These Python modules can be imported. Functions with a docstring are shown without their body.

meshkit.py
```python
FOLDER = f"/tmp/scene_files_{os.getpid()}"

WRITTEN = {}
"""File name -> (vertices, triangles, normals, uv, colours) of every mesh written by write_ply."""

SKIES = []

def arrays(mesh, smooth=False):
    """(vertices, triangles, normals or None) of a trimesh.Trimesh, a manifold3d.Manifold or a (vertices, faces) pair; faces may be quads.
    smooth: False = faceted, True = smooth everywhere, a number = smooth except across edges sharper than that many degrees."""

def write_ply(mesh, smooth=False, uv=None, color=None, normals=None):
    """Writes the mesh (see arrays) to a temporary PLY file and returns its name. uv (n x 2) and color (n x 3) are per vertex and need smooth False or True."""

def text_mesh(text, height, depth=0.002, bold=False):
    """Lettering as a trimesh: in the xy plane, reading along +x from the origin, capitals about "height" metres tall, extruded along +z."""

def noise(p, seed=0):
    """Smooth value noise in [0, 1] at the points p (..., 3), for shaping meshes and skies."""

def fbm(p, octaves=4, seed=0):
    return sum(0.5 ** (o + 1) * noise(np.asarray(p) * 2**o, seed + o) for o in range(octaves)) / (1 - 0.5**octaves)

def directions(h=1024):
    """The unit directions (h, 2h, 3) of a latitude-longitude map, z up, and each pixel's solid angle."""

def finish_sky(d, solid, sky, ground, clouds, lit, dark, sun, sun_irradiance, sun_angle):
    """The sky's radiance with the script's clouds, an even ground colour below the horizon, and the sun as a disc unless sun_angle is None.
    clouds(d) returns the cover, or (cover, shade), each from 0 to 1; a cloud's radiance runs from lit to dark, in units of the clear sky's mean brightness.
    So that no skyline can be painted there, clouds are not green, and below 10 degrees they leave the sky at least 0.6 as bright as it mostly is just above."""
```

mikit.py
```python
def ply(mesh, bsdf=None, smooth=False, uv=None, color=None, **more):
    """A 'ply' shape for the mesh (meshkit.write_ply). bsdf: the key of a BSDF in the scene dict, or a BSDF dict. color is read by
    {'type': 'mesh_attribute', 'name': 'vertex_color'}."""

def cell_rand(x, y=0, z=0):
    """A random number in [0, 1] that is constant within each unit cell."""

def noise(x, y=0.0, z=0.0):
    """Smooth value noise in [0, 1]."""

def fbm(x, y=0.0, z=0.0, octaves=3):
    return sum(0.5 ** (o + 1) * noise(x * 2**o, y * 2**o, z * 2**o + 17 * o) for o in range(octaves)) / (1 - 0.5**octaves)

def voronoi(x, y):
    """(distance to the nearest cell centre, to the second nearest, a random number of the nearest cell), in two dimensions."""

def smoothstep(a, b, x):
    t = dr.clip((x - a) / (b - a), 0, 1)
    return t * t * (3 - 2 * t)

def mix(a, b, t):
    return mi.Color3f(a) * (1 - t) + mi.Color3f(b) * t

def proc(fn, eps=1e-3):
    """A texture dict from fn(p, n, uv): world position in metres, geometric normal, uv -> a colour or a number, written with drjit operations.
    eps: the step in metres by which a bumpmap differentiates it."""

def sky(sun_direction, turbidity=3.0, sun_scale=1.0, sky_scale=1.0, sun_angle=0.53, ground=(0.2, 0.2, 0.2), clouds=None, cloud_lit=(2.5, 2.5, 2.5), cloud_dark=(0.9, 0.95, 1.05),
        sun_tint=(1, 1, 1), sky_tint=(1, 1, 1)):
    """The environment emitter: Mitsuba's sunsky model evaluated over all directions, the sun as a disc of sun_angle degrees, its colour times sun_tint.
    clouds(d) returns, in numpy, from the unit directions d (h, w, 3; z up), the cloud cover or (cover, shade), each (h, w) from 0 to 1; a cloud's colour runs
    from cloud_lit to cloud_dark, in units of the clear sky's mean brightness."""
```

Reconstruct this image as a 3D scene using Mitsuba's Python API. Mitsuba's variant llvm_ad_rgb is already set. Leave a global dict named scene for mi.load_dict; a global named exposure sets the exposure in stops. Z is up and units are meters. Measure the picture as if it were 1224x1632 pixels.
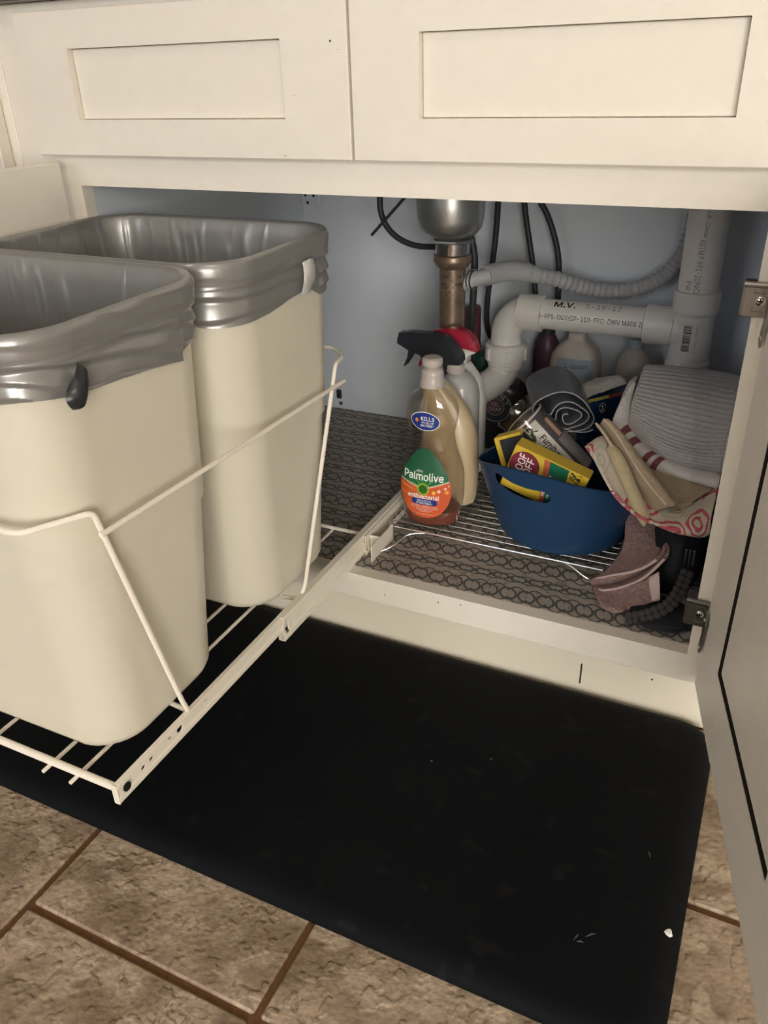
import math, random
import numpy as np, trimesh, mitsuba as mi, drjit as dr
import mikit, meshkit
from mikit import fbm, noise, voronoi, smoothstep, mix, cell_rand
from meshkit import text_mesh
from manifold3d import Manifold
from scipy.interpolate import CubicSpline, RectBivariateSpline
random.seed(5); rng = np.random.default_rng(5)
T = mi.ScalarTransform4f
scene, labels = {}, {}

# ------------------------------------------------------------------ camera
F = 1296.38
CAM = np.array([0.0, -0.889, 0.823])
RIGHT = np.array([0.90198506, 0.43081032, -0.02872992])
DOWN = np.array([0.18519909, -0.44614172, -0.87559058])
FWD = np.array([-0.39003107, 0.78444887, -0.48219885])
scene['camera'] = {'type': 'perspective', 'fov': 2 * math.degrees(math.atan(612 / F)), 'fov_axis': 'x', 'near_clip': 0.01,
                   'to_world': T().look_at(origin=CAM.tolist(), target=(CAM + FWD).tolist(), up=(-DOWN).tolist())}
exposure = 1.12
# ------------------------------------------------------------------ lights (window behind the camera to the right, warm ceiling lamp, added fill window at left)
WINDOW_RADIANCE = (6.4, 6.1, 5.6)
ADDED_WINDOW_RADIANCE = (2.6, 2.75, 3.0)  # cool fill light from the added left window
LAMP_RADIANCE = (8.0, 6.6, 4.8)

# ------------------------------------------------------------------ helpers
def put(key, mesh, mat, smooth=35, **kw):
    base, n = key, 1
    while key in scene:
        key = f'{base}_{n:03d}'; n += 1
    scene[key] = mikit.ply(mesh, mat, smooth=smooth, **kw)
    return key

def thing(name, label, cat, group=None):
    key, n = name, 1
    while key in labels or key in scene:
        key = f'{name}_{n:03d}'; n += 1
    labels[key] = {'label': label, 'category': cat}
    if group: labels[key]['group'] = group
    return key

def struct(key, label=None):
    labels[key] = {'kind': 'structure'}
    if label: labels[key]['label'] = label
    return key

def part_label(key, text, **kw):
    labels[key] = {'label': text, **kw}

def tm(v, f): return trimesh.Trimesh(np.asarray(v, float), np.asarray(f), process=False)
def cat(*ms): return trimesh.util.concatenate([m for m in ms])

def cbox(x0, x1, y0, y1, z0, z1, c=0.0015):
    """box with chamfered edges"""
    c = min(c, .45 * (x1 - x0), .45 * (y1 - y0), .45 * (z1 - z0))
    pts = []
    for sx in (0, 1):
        for sy in (0, 1):
            for sz in (0, 1):
                p = np.array([x1 if sx else x0, y1 if sy else y0, z1 if sz else z0])
                e = np.array([-c if sx else c, -c if sy else c, -c if sz else c])
                for k in range(3):
                    q = p + e; q[k] = p[k]; pts.append(q)
    return trimesh.convex.convex_hull(np.array(pts))

def man(m):
    from manifold3d import Mesh
    m = m.copy(); m.merge_vertices()
    return Manifold(Mesh(np.asarray(m.vertices, np.float32), np.asarray(m.faces, np.uint32)))
def unman(M):
    k = M.to_mesh(); return tm(k.vert_properties[:, :3], k.tri_verts)
def minus(a, *bs):
    A = man(a)
    for b in bs: A = A - man(b)
    return unman(A)

def frame_mat(o, ex, ey, ez):
    M = np.eye(4); M[:3, 0], M[:3, 1], M[:3, 2], M[:3, 3] = ex, ey, ez, o
    return M
def moved(m, M):
    m = m.copy(); m.apply_transform(M); return m
def unit(v): v = np.asarray(v, float); return v / np.linalg.norm(v)

def loft(rings, cap0=True, cap1=True, closed=True):
    R = np.asarray(rings, float); n, m = R.shape[:2]
    v = R.reshape(-1, 3); f = []
    mm = m if closed else m - 1
    for i in range(n - 1):
        a = i * m + np.arange(mm); b = i * m + (np.arange(mm) + 1) % m
        f.append(np.stack([a, b, b + m], 1)); f.append(np.stack([a, b + m, a + m], 1))
    f = np.vstack(f)
    if cap0:
        v = np.vstack([v, R[0].mean(0)]); i = np.arange(m)
        f = np.vstack([f, np.stack([(i + 1) % m, i, np.full(m, len(v) - 1)], 1)])
    if cap1:
        v = np.vstack([v, R[-1].mean(0)]); i = np.arange(m) + (n - 1) * m
        f = np.vstack([f, np.stack([i, (np.arange(m) + 1) % m + (n - 1) * m, np.full(m, len(v) - 1)], 1)])
    return tm(v, f)

def path(pts, n=40, closed=False):
    p = np.asarray(pts, float)
    if closed: p = np.vstack([p, p[:1]])
    s = np.r_[0, np.cumsum(np.linalg.norm(np.diff(p, axis=0), axis=1))]
    cs = CubicSpline(s, p, bc_type='periodic' if closed else 'natural')
    t = np.linspace(0, s[-1], n + 1 if closed else n)
    return cs(t[:-1] if closed else t)

def rounded(pts, r, n=6):
    """polyline with its corners rounded by radius r"""
    p = [np.asarray(q, float) for q in pts]; out = [p[0]]
    for a, b, c in zip(p[:-2], p[1:-1], p[2:]):
        u, w = a - b, c - b; lu, lw = np.linalg.norm(u), np.linalg.norm(w)
        d = min(r, .45 * lu, .45 * lw); A, B = b + u / lu * d, b + w / lw * d
        for t in np.linspace(0, 1, n): out.append((1 - t) ** 2 * A + 2 * t * (1 - t) * b + t * t * B)
    out.append(p[-1]); return np.array(out)

def tube(pts, r, n=10, closed=False, caps=True):
    p = np.asarray(pts, float); k = len(p); r = np.broadcast_to(r, (k,))
    tan = np.gradient(p, axis=0) if not closed else (np.roll(p, -1, 0) - np.roll(p, 1, 0))
    tan /= np.linalg.norm(tan, axis=1, keepdims=True) + 1e-12
    u = np.cross(tan[0], [0, 0, 1] if abs(tan[0][2]) < .9 else [1, 0, 0]); u /= np.linalg.norm(u)
    rings = []; a = np.arange(n) * 2 * np.pi / n
    for i in range(k):
        u = u - tan[i] * (u @ tan[i]); u /= np.linalg.norm(u); w = np.cross(tan[i], u)
        rings.append(p[i] + r[i] * (np.cos(a)[:, None] * u + np.sin(a)[:, None] * w))
    if closed: rings.append(rings[0]); caps = False
    return loft(rings, caps, caps)

def rod(a, b, r, n=10): return tube([a, (np.asarray(a) + b) / 2, b], r, n)

def lathe(prof, n=40, o=(0, 0, 0), axis=None, cap0=True, cap1=True):
    """profile [(r, h)...] about the axis through o"""
    a = np.arange(n) * 2 * np.pi / n
    rings = [np.stack([r * np.cos(a), r * np.sin(a), np.full(n, h)], 1) for r, h in prof]
    m = loft(rings, cap0, cap1)
    if axis is not None: m.apply_transform(trimesh.geometry.align_vectors([0, 0, 1], unit(axis)))
    m.apply_translation(o); return m

def rrect(hx, hy, r, k=8):
    """outline of a rounded rectangle, 4*k points, counter-clockwise"""
    out = []
    for cx, cy, a0 in ((hx - r, hy - r, 0), (-hx + r, hy - r, 90), (-hx + r, -hy + r, 180), (hx - r, -hy + r, 270)):
        for a in np.radians(np.linspace(a0, a0 + 90, k)): out.append((cx + r * math.cos(a), cy + r * math.sin(a)))
    return np.array(out)

def dense(ring, n):
    """resample a closed 2-D outline at n even points"""
    p = np.vstack([ring, ring[:1]]); s = np.r_[0, np.cumsum(np.linalg.norm(np.diff(p, axis=0), axis=1))]
    t = np.linspace(0, s[-1], n, endpoint=False)
    return np.stack([np.interp(t, s, p[:, k]) for k in range(p.shape[1])], 1)

def grid_faces(nu, nv):
    i, j = np.meshgrid(np.arange(nu - 1), np.arange(nv - 1), indexing='ij'); a = (i * nv + j).ravel()
    return np.vstack([np.stack([a, a + nv, a + nv + 1], 1), np.stack([a, a + nv + 1, a + 1], 1)])

def sheet(ctrl, t=.004, nu=40, nv=40, wob=0.0, freq=25, seed=0, ku=3, kv=3):
    """a thick cloth through a grid of control points; returns mesh and uv"""
    C = np.asarray(ctrl, float); a, b = C.shape[:2]
    U, V = np.linspace(0, 1, nu), np.linspace(0, 1, nv)
    P = np.stack([RectBivariateSpline(np.linspace(0, 1, a), np.linspace(0, 1, b), C[:, :, k], kx=min(ku, a - 1), ky=min(kv, b - 1))(U, V) for k in range(3)], -1)
    N = np.cross(np.gradient(P, axis=0), np.gradient(P, axis=1)); N /= np.linalg.norm(N, axis=-1, keepdims=True) + 1e-12
    if wob:
        P = P + N * ((meshkit.fbm(P * freq, 3, seed) - .5) * 2 * wob)[..., None]
    uv = np.stack(np.meshgrid(U, V, indexing='ij'), -1)
    e = np.minimum(np.minimum(uv[..., 0], 1 - uv[..., 0]) * nu, np.minimum(uv[..., 1], 1 - uv[..., 1]) * nv)
    h = t / 2 * np.clip(np.sqrt(np.clip((e + .25) / 2, 0, 1)), .3, 1)[..., None]
    top, bot = P + N * h, P - N * h
    f = grid_faces(nu, nv); n = nu * nv
    rim = np.r_[np.arange(nv), np.arange(1, nu) * nv + nv - 1, (nu - 1) * nv + np.arange(nv - 2, -1, -1), np.arange(nu - 2, 0, -1) * nv]
    r2 = np.roll(rim, -1)
    f = np.vstack([f, f[:, ::-1] + n, np.stack([rim, r2 + n, r2], 1), np.stack([rim, rim + n, r2 + n], 1)])
    m = tm(np.vstack([top.reshape(-1, 3), bot.reshape(-1, 3)]), f)
    if m.volume < 0: m.invert()
    return m, np.vstack([uv.reshape(-1, 2)] * 2), P

def put_uv(key, mesh, uv, mat): return put(key, mesh, mat, smooth=True, uv=uv)

def decal(mesh2, fn, off=.0002):
    """wrap a flat xy mesh (thickness z) on a surface: fn(x, y) -> point, normal"""
    m = mesh2.copy(); v = np.asarray(m.vertices)
    P, N = fn(v[:, 0], v[:, 1]); m.vertices = P + N * (off + v[:, 2:3]); return m
def centred(text, h, depth=.0003, bold=False, width=None):
    m = text_mesh(text, h, depth, bold); b = m.bounds
    s = 1 if width is None else width / (b[1][0] - b[0][0])
    m.apply_translation([-(b[0][0] + b[1][0]) / 2, -(b[0][1] + b[1][1]) / 2, 0])
    if width: m.apply_scale([s, 1, 1])
    return m
def fine(m, e):
    v, f = trimesh.remesh.subdivide_to_size(m.vertices, m.faces, e); return tm(v, f)
def disc2(rx, ry, n=40, rings=1, th=.0002, shape=None):
    """flat outline as a radial grid, for decals; returns mesh and uv in -1..1"""
    a = np.arange(n) * 2 * np.pi / n
    o = np.stack([rx * np.cos(a), ry * np.sin(a)], 1) if shape is None else shape
    n = len(o); v = [[0, 0, 0]]; f = []
    for k in range(1, rings + 1): v += [[x * k / rings, y * k / rings, 0] for x, y in o]
    i = np.arange(n); j = (i + 1) % n
    f = [[0, 1 + a_, 1 + b_] for a_, b_ in zip(i, j)]
    for k in range(rings - 1):
        A, B = 1 + k * n, 1 + (k + 1) * n
        for a_, b_ in zip(i, j): f += [[A + a_, B + a_, B + b_], [A + a_, B + b_, A + b_]]
    v = np.array(v, float); v[:, 2] = th
    return tm(v, f), v[:, :2] / [rx, ry]

# ------------------------------------------------------------------ materials
def C3(c): return {'type': 'rgb', 'value': list(map(float, c))}
def mat(key, color, rough=.5, spec=.5, metal=0., **kw):
    scene[key] = {'type': 'twosided', 'bsdf': {'type': 'principled', 'base_color': color if isinstance(color, dict) else C3(color),
                  'roughness': rough, 'specular': spec, 'metallic': metal, **kw}}
    return key
def bumped(key, color, bump, scale, rough=.6, spec=.4, eps=5e-4, **kw):
    scene[key] = {'type': 'twosided', 'bsdf': {'type': 'bumpmap', 'arbitrary': mikit.proc(bump, eps), 'scale': scale,
                  'bsdf': {'type': 'principled', 'base_color': color if isinstance(color, dict) else C3(color), 'roughness': rough, 'specular': spec, **kw}}}
    return key

def paint_fn(p, n, uv):
    s = fbm(p.x * 60, p.y * 60, p.z * 60, 3); d = noise(p.x * 210, p.y * 210, p.z * 210)
    c = mix((.70, .66, .585), (.665, .625, .55), s)
    return mix(c, (.30, .24, .18), smoothstep(.985, .995, d) * .6)
mat('paint', mikit.proc(paint_fn), .42, .45)
mat('paint_inside_hazy', (.555, .60, .655), .5, .4)  # cool white panels with the blue haze mixed into the colour
mat('kick_paint', (.70, .65, .53), .45, .45)
mat('raw_edge', (.42, .34, .27), .6, .3)
mat('gap_shade_dark', (.02, .018, .015), .9, .1)  # painted shade for the gap around the door panels
mat('bin_plastic', (.60, .57, .47), .35, .4)
mat('wire_white', (.80, .75, .66), .3, .5)
mat('slide_white', (.74, .70, .60), .35, .5)
mat('hole_dark', (.012, .012, .012), .9, .1)
mat('wall_paint', (.52, .49, .44), .9, .1)
mat('counter_dark', (.09, .08, .075), .3, .5)
def mat_col(p, n, uv):
    s = fbm(p.x * 14, p.y * 14, p.z * 14, 3); k = noise(p.x * 330, p.y * 330, 0)
    sc = smoothstep(.70, .80, fbm(p.x * 38, p.y * 55, 3.1, 3))
    return mix(mix((.0034, .0042, .0058), (.0052, .0062, .0078), s), (.02, .02, .02), sc * .25)
def mat_bump(p, n, uv): return fbm(p.x * 900, p.y * 900, p.z * 900, 2)
bumped('mat_rubber', mikit.proc(mat_col), mat_bump, .0003, .66, .10)
mat('foam_white', (.75, .74, .7), .8, .1)
def tile_rand(p):
    cx = dr.floor((p.x + .642) / .305); return cell_rand(cx, dr.floor((p.y + .537 - dr.select(cx == -1, .1525, 0.)) / .305 + 5), 7)
def tile_col(p, n, uv):
    off = tile_rand(p) * 9
    x, y = p.x + off, p.y + off * .6
    w = fbm(x * 9, y * 9, 1.3, 3) - .5
    a = fbm(x * 16 + w * 3, y * 16 - w * 2, off, 4)
    v = fbm(x * 45 + w * 6, y * 60 + w * 5, 5., 3)
    vein = smoothstep(.07, 0., dr.abs(v - .5)) * smoothstep(.42, .6, a)
    pale = smoothstep(.5, .68, fbm(x * 26 + w * 5, y * 34, 9., 4))
    pit = smoothstep(.80, .88, noise(x * 190, y * 190, 4.)) * smoothstep(.5, .62, a)
    c = mix((.22, .158, .105), (.42, .325, .235), smoothstep(.3, .68, a))
    c = mix(c, (.47, .38, .275), pale * .6)
    c = mix(c, (.13, .09, .06), vein * .5)
    c = c * (.78 + .44 * fbm(x * 230, y * 260, 8., 3))
    return mix(c, (.09, .06, .04), pit * .6)
def tile_bump(p, n, uv):
    off = tile_rand(p) * 9
    x, y = p.x + off, p.y + off * .6
    return .55 * fbm(x * 60, y * 85, 2., 4) + .45 * fbm(x * 190, y * 230, 3., 2) + .5 * smoothstep(.6, .75, fbm(x * 90, y * 90, 6., 2))
bumped('tile', mikit.proc(tile_col), tile_bump, .0022, .42, .4, eps=8e-4)
def grout_col(p, n, uv): return mix((.12, .062, .03), (.17, .09, .048), fbm(p.x * 200, p.y * 200, 0, 3))
mat('grout', mikit.proc(grout_col), .9, .1)

def liner_col(p, n, uv):
    """rows of ovals made by crossing waves: tall rows and low rows alternate"""
    period = .078
    yy = p.y + (noise(p.x * 9, p.y * 9) - .5) * .002
    k = dr.floor(yy / period); r = yy - k * period
    P2 = .027; ph = p.x + k * .011
    d = mi.Float(9.)
    def row(r0, sh, a_, b_, lo, hi, t_, skew):
        x = ph + sh + (r - r0) * skew; u = x / P2; fx = (u - dr.floor(u + .5)) * P2; y = r - r0
        q = dr.sqrt(dr.square(fx / a_) + dr.square(y / b_))
        e = dr.abs(q - 1) * dr.minimum(a_, b_) - t_
        w = lo + (hi - lo) * dr.abs(dr.sin(math.pi * u)); sl = (hi - lo) * math.pi / P2 * dr.cos(math.pi * u)
        return dr.minimum(e, dr.abs(dr.abs(y) - w) / dr.sqrt(1 + sl * sl) - t_ * .8)
    d = row(.039, 0., .0118, .0128, .0085, .0188, .0016, .25)
    d = dr.minimum(d, dr.minimum(row(.0, .012, .0115, .0070, .0045, .0100, .0014, .2), row(.078, .023, .0115, .0070, .0045, .0100, .0014, .2)))
    line = 1 - smoothstep(-.0003, .0005, d)
    g = fbm(p.x * 120, p.y * 120, 0, 3)
    c = mix((.33, .285, .245), (.26, .225, .195), g)
    c = mix(c, (.12, .10, .085), smoothstep(.75, .85, noise(p.x * 160, p.y * 160, 2)) * .5)
    return mix(c, (.075, .078, .078), line)
mat('liner_print', mikit.proc(liner_col), .55, .35)

# ------------------------------------------------------------------ the room
struct('floor')
put('floor', cbox(-3.2, 3.2, -3.6, .62, -.06, -.004, .001), 'grout', False)
P = .305
cols = [(-.642 + P * i) for i in range(-3, 6)]
for ci, x in enumerate(cols):
    yo = -.537 + (.5 * P if ci == 2 else 0)
    for j in range(-2, 2):
        y = yo + P * j
        if y > .05 or x + P < -1.6: continue
        g = .0042
        m = cbox(x + g, x + P - g, y + g, min(y + P - g, .055), -.012, 0 + rng.uniform(-.0004, .0004), .0022)
        put('floor__tile', m, 'tile', False)
struct('wall_back'); put('wall_back', cbox(-3.2, 3.2, .62, .7, 0, 2.5, .002), 'wall_paint', False)
struct('wall_left'); put('wall_left', cbox(-3.3, -3.2, -3.6, .7, 0, 2.5, .002), 'wall_paint', False)
struct('wall_right'); put('wall_right', cbox(3.2, 3.3, -3.6, .7, 0, 2.5, .002), 'wall_paint', False)
struct('ceiling'); put('ceiling', cbox(-3.3, 3.3, -3.7, .7, 2.5, 2.6, .002), 'wall_paint', False)
struct('wall_front')
V0, V1, VZ0, VZ1 = -2.3, -1.0, .75, 2.0
W0, W1, WZ0, WZ1 = .75, 2.75, .12, 2.15
put('wall_front', minus(cbox(-3.3, 3.3, -3.7, -3.6, 0, 2.5, .002), cbox(W0, W1, -4, -3, WZ0, WZ1, .001), cbox(V0, V1, -4, -3, VZ0, VZ1, .001)), 'wall_paint', False)
struct('window_1')
fr = minus(cbox(W0, W1, -3.66, -3.6, WZ0, WZ1), cbox(W0 + .05, (W0 + W1) / 2 - .025, -4, -3, WZ0 + .05, WZ1 - .05), cbox((W0 + W1) / 2 + .025, W1 - .05, -4, -3, WZ0 + .05, WZ1 - .05))
put('window_1__frame', fr, 'paint', False)
def pane(x0, x1):
    m = tm([[x0, -3.68, WZ0 + .05], [x1, -3.68, WZ0 + .05], [x1, -3.68, WZ1 - .05], [x0, -3.68, WZ1 - .05]], [[0, 2, 1], [0, 3, 2]])
    k = put('window_1__pane', m, 'wall_paint', False); scene[k]['emitter'] = {'type': 'area', 'radiance': C3(WINDOW_RADIANCE)}
pane(W0 + .05, (W0 + W1) / 2 - .025); pane((W0 + W1) / 2 + .025, W1 - .05)
struct('added_window_2'); put('added_window_2__frame', minus(cbox(V0, V1, -3.66, -3.6, VZ0, VZ1), cbox(V0 + .05, V1 - .05, -4, -3, VZ0 + .05, VZ1 - .05)), 'paint', False)  # unseen window, added to brighten the dark right interior
k = put('added_window_2__pane', tm([[V0 + .05, -3.68, VZ0 + .05], [V1 - .05, -3.68, VZ0 + .05], [V1 - .05, -3.68, VZ1 - .05], [V0 + .05, -3.68, VZ1 - .05]], [[0, 2, 1], [0, 3, 2]]), 'wall_paint', False)
scene[k]['emitter'] = {'type': 'area', 'radiance': C3(ADDED_WINDOW_RADIANCE)}
lamp = thing('ceiling_lamp', 'round flush ceiling lamp with a warm white diffuser', 'lamp')
put(lamp + '__base', lathe([(.0, 2.5), (.20, 2.5), (.20, 2.47), (.18, 2.465), (0, 2.465)][::-1], 40, (-.9, -1.6, 0), None, False, False), 'paint')
k = put(lamp + '__diffuser', lathe([(.001, 2.41), (.10, 2.415), (.16, 2.435), (.18, 2.464)], 40, (-.9, -1.6, 0), None, True, False), 'paint', True)
scene[k]['emitter'] = {'type': 'area', 'radiance': C3(LAMP_RADIANCE)}

# ------------------------------------------------------------------ the sink cabinet
OX0, OX1, OZ0, OZ1 = -.885, -.022, .1605, .690
cab = thing('sink_cabinet', 'cream painted sink base cabinet with both doors swung open and two false drawer fronts', 'cabinet')
put(cab + '__face_frame', minus(cbox(-.985, .035, 0, .020, .1174, .903), cbox(OX0, OX1, -.1, .1, OZ0, OZ1, .0008)), 'paint', False)
put(cab + '__floor_panel', cbox(-.903, .012, .0202, .578, .143, .1605, .0005), 'raw_edge', False)
put(cab + '__back_panel', cbox(-.903, .012, .5785, .592, .1174, .90, .0005), 'paint_inside_hazy', False)
put(cab + '__side_panel', cbox(-.903, -.8855, .0202, .5782, .1606, .90, .0005), 'paint_inside_hazy', False)
put(cab + '__side_panel', cbox(-.0215, .012, .0202, .5782, .1606, .90, .0005), 'paint_inside_hazy', False)
put(cab + '__toe_kick', cbox(-.985, .40, .056, .072, 0.0, .1174, .0008), 'kick_paint', False)
part_label(cab + '__toe_kick', 'recessed white toe kick board behind the mat')
# corner blocks with screws at the back left corner
cb = put(cab + '__corner_bracket', cbox(-.8853, -.845, .572, .5783, .583, .612, .002), 'paint_inside_hazy', False)
for dx, dz in ((.010, .02), (.028, .019), (.014, .006)):
    put(cb + '__screw', lathe([(.0026, 0), (.0026, .0012), (.001, .0016)], 12, (-.8853 + dx, .5718, .583 + dz), (0, -1, 0)), 'hole_dark')
# tiny nail heads and dents in the rail
for x, z in ((-.36, .146), (-.326, .151), (-.445, .136)):
    put(cab + '__nail_hole', lathe([(.0011, 0), (.0009, .0004)], 8, (x, .0001, z), (0, -1, 0)), 'hole_dark')
put(cab + '__nail_hole', lathe([(.0015, 0), (.0012, .0006)], 8, (-.062, .0561, .062), (0, -1, 0)), 'hole_dark')
put(cab + '__nail_hole', cbox(-.1605, -.1585, .0548, .0562, .022, .058, .0005), 'hole_dark', False)

def shaker(key, x0, x1, z0, z1, ix0, ix1, iz0, iz1, y=-.019, t=.0185, rec=.009):
    d = key
    d = put(d + '__frame', minus(cbox(x0, x1, y, y + t, z0, z1, .0016), cbox(ix0, ix1, y - .1, y + t + .1, iz0, iz1, .0005)), 'paint', False)
    put(d.rsplit('__', 1)[0] + '__panel', cbox(ix0 + .0006, ix1 - .0006, y + rec, y + rec + .007, iz0 + .0006, iz1 - .0006, .0008), 'paint', False)
def front(ix0, ix1, x0, x1, text):
    d = cab + '__drawer_front'; n = 1
    while d + '__panel' in scene: d = cab + f'__drawer_front_{n:03d}'; n += 1
    shaker(d, x0, x1, .7290, .8925, ix0, ix1, .7715, .8505)
    part_label(d, text)
    return d
d1 = front(-.848, -.5405, -.9287, -.4585, 'left false drawer front with recessed panel')
d2 = front(-.3763, -.0657, -.4555, .0150, 'right false drawer front with recessed panel')
put(d1 + '__nail_hole', lathe([(.0012, 0), (.001, .0004)], 8, (-.478, -.0189, .846), (0, -1, 0)), 'hole_dark')

# doors: opened; the inside faces show
def door(p0, deg, side, name, text):
    """p0: hinge edge of the inside face, opens along d; side=+1 thickness to +x, -1 to -x"""
    a = math.radians(deg); d = np.array([math.sin(a) * side, -math.cos(a), 0]); n = np.array([math.cos(a), math.sin(a) * side, 0]) * side
    M = frame_mat([p0[0], p0[1], 0], d, n, [0, 0, 1]) if side > 0 else frame_mat([p0[0], p0[1], 0], d, n, [0, 0, 1])
    W, z0, z1, st = .445, .1345, .7215, .0895
    key = cab + '__' + name
    fm = minus(cbox(0, W, 0, .020, z0, z1, .0016), cbox(st, W - st, -.1, .1, z0 + st, z1 - st, .0006))
    pm = cbox(st + .0040, W - st - .0040, .0030, .012, z0 + st + .0040, z1 - st - .0040, .0012)
    gm = minus(cbox(st + .0001, W - st - .0001, .0008, .0135, z0 + st + .0001, z1 - st - .0001, .0002), cbox(st + .0013, W - st - .0013, -.1, .1, z0 + st + .0013, z1 - st - .0013, .0002))  # near-black ring painting the shadow line of the panel gap
    for nm, m, mt in (('frame', fm, 'paint'), ('panel', pm, 'paint'), ('gap_shade', gm, 'gap_shade_dark')):
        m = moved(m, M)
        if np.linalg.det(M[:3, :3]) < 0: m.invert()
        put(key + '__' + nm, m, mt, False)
    part_label(key, text)
    return M
MR = door((-.0070, -.0205), 13.8, 1, 'door', 'right door swung open towards the viewer, inside face')
ML = door((-.8950, -.0205), 0.5, -1, 'door_001', 'left door swung open behind the pull-out bins, inside face')

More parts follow.
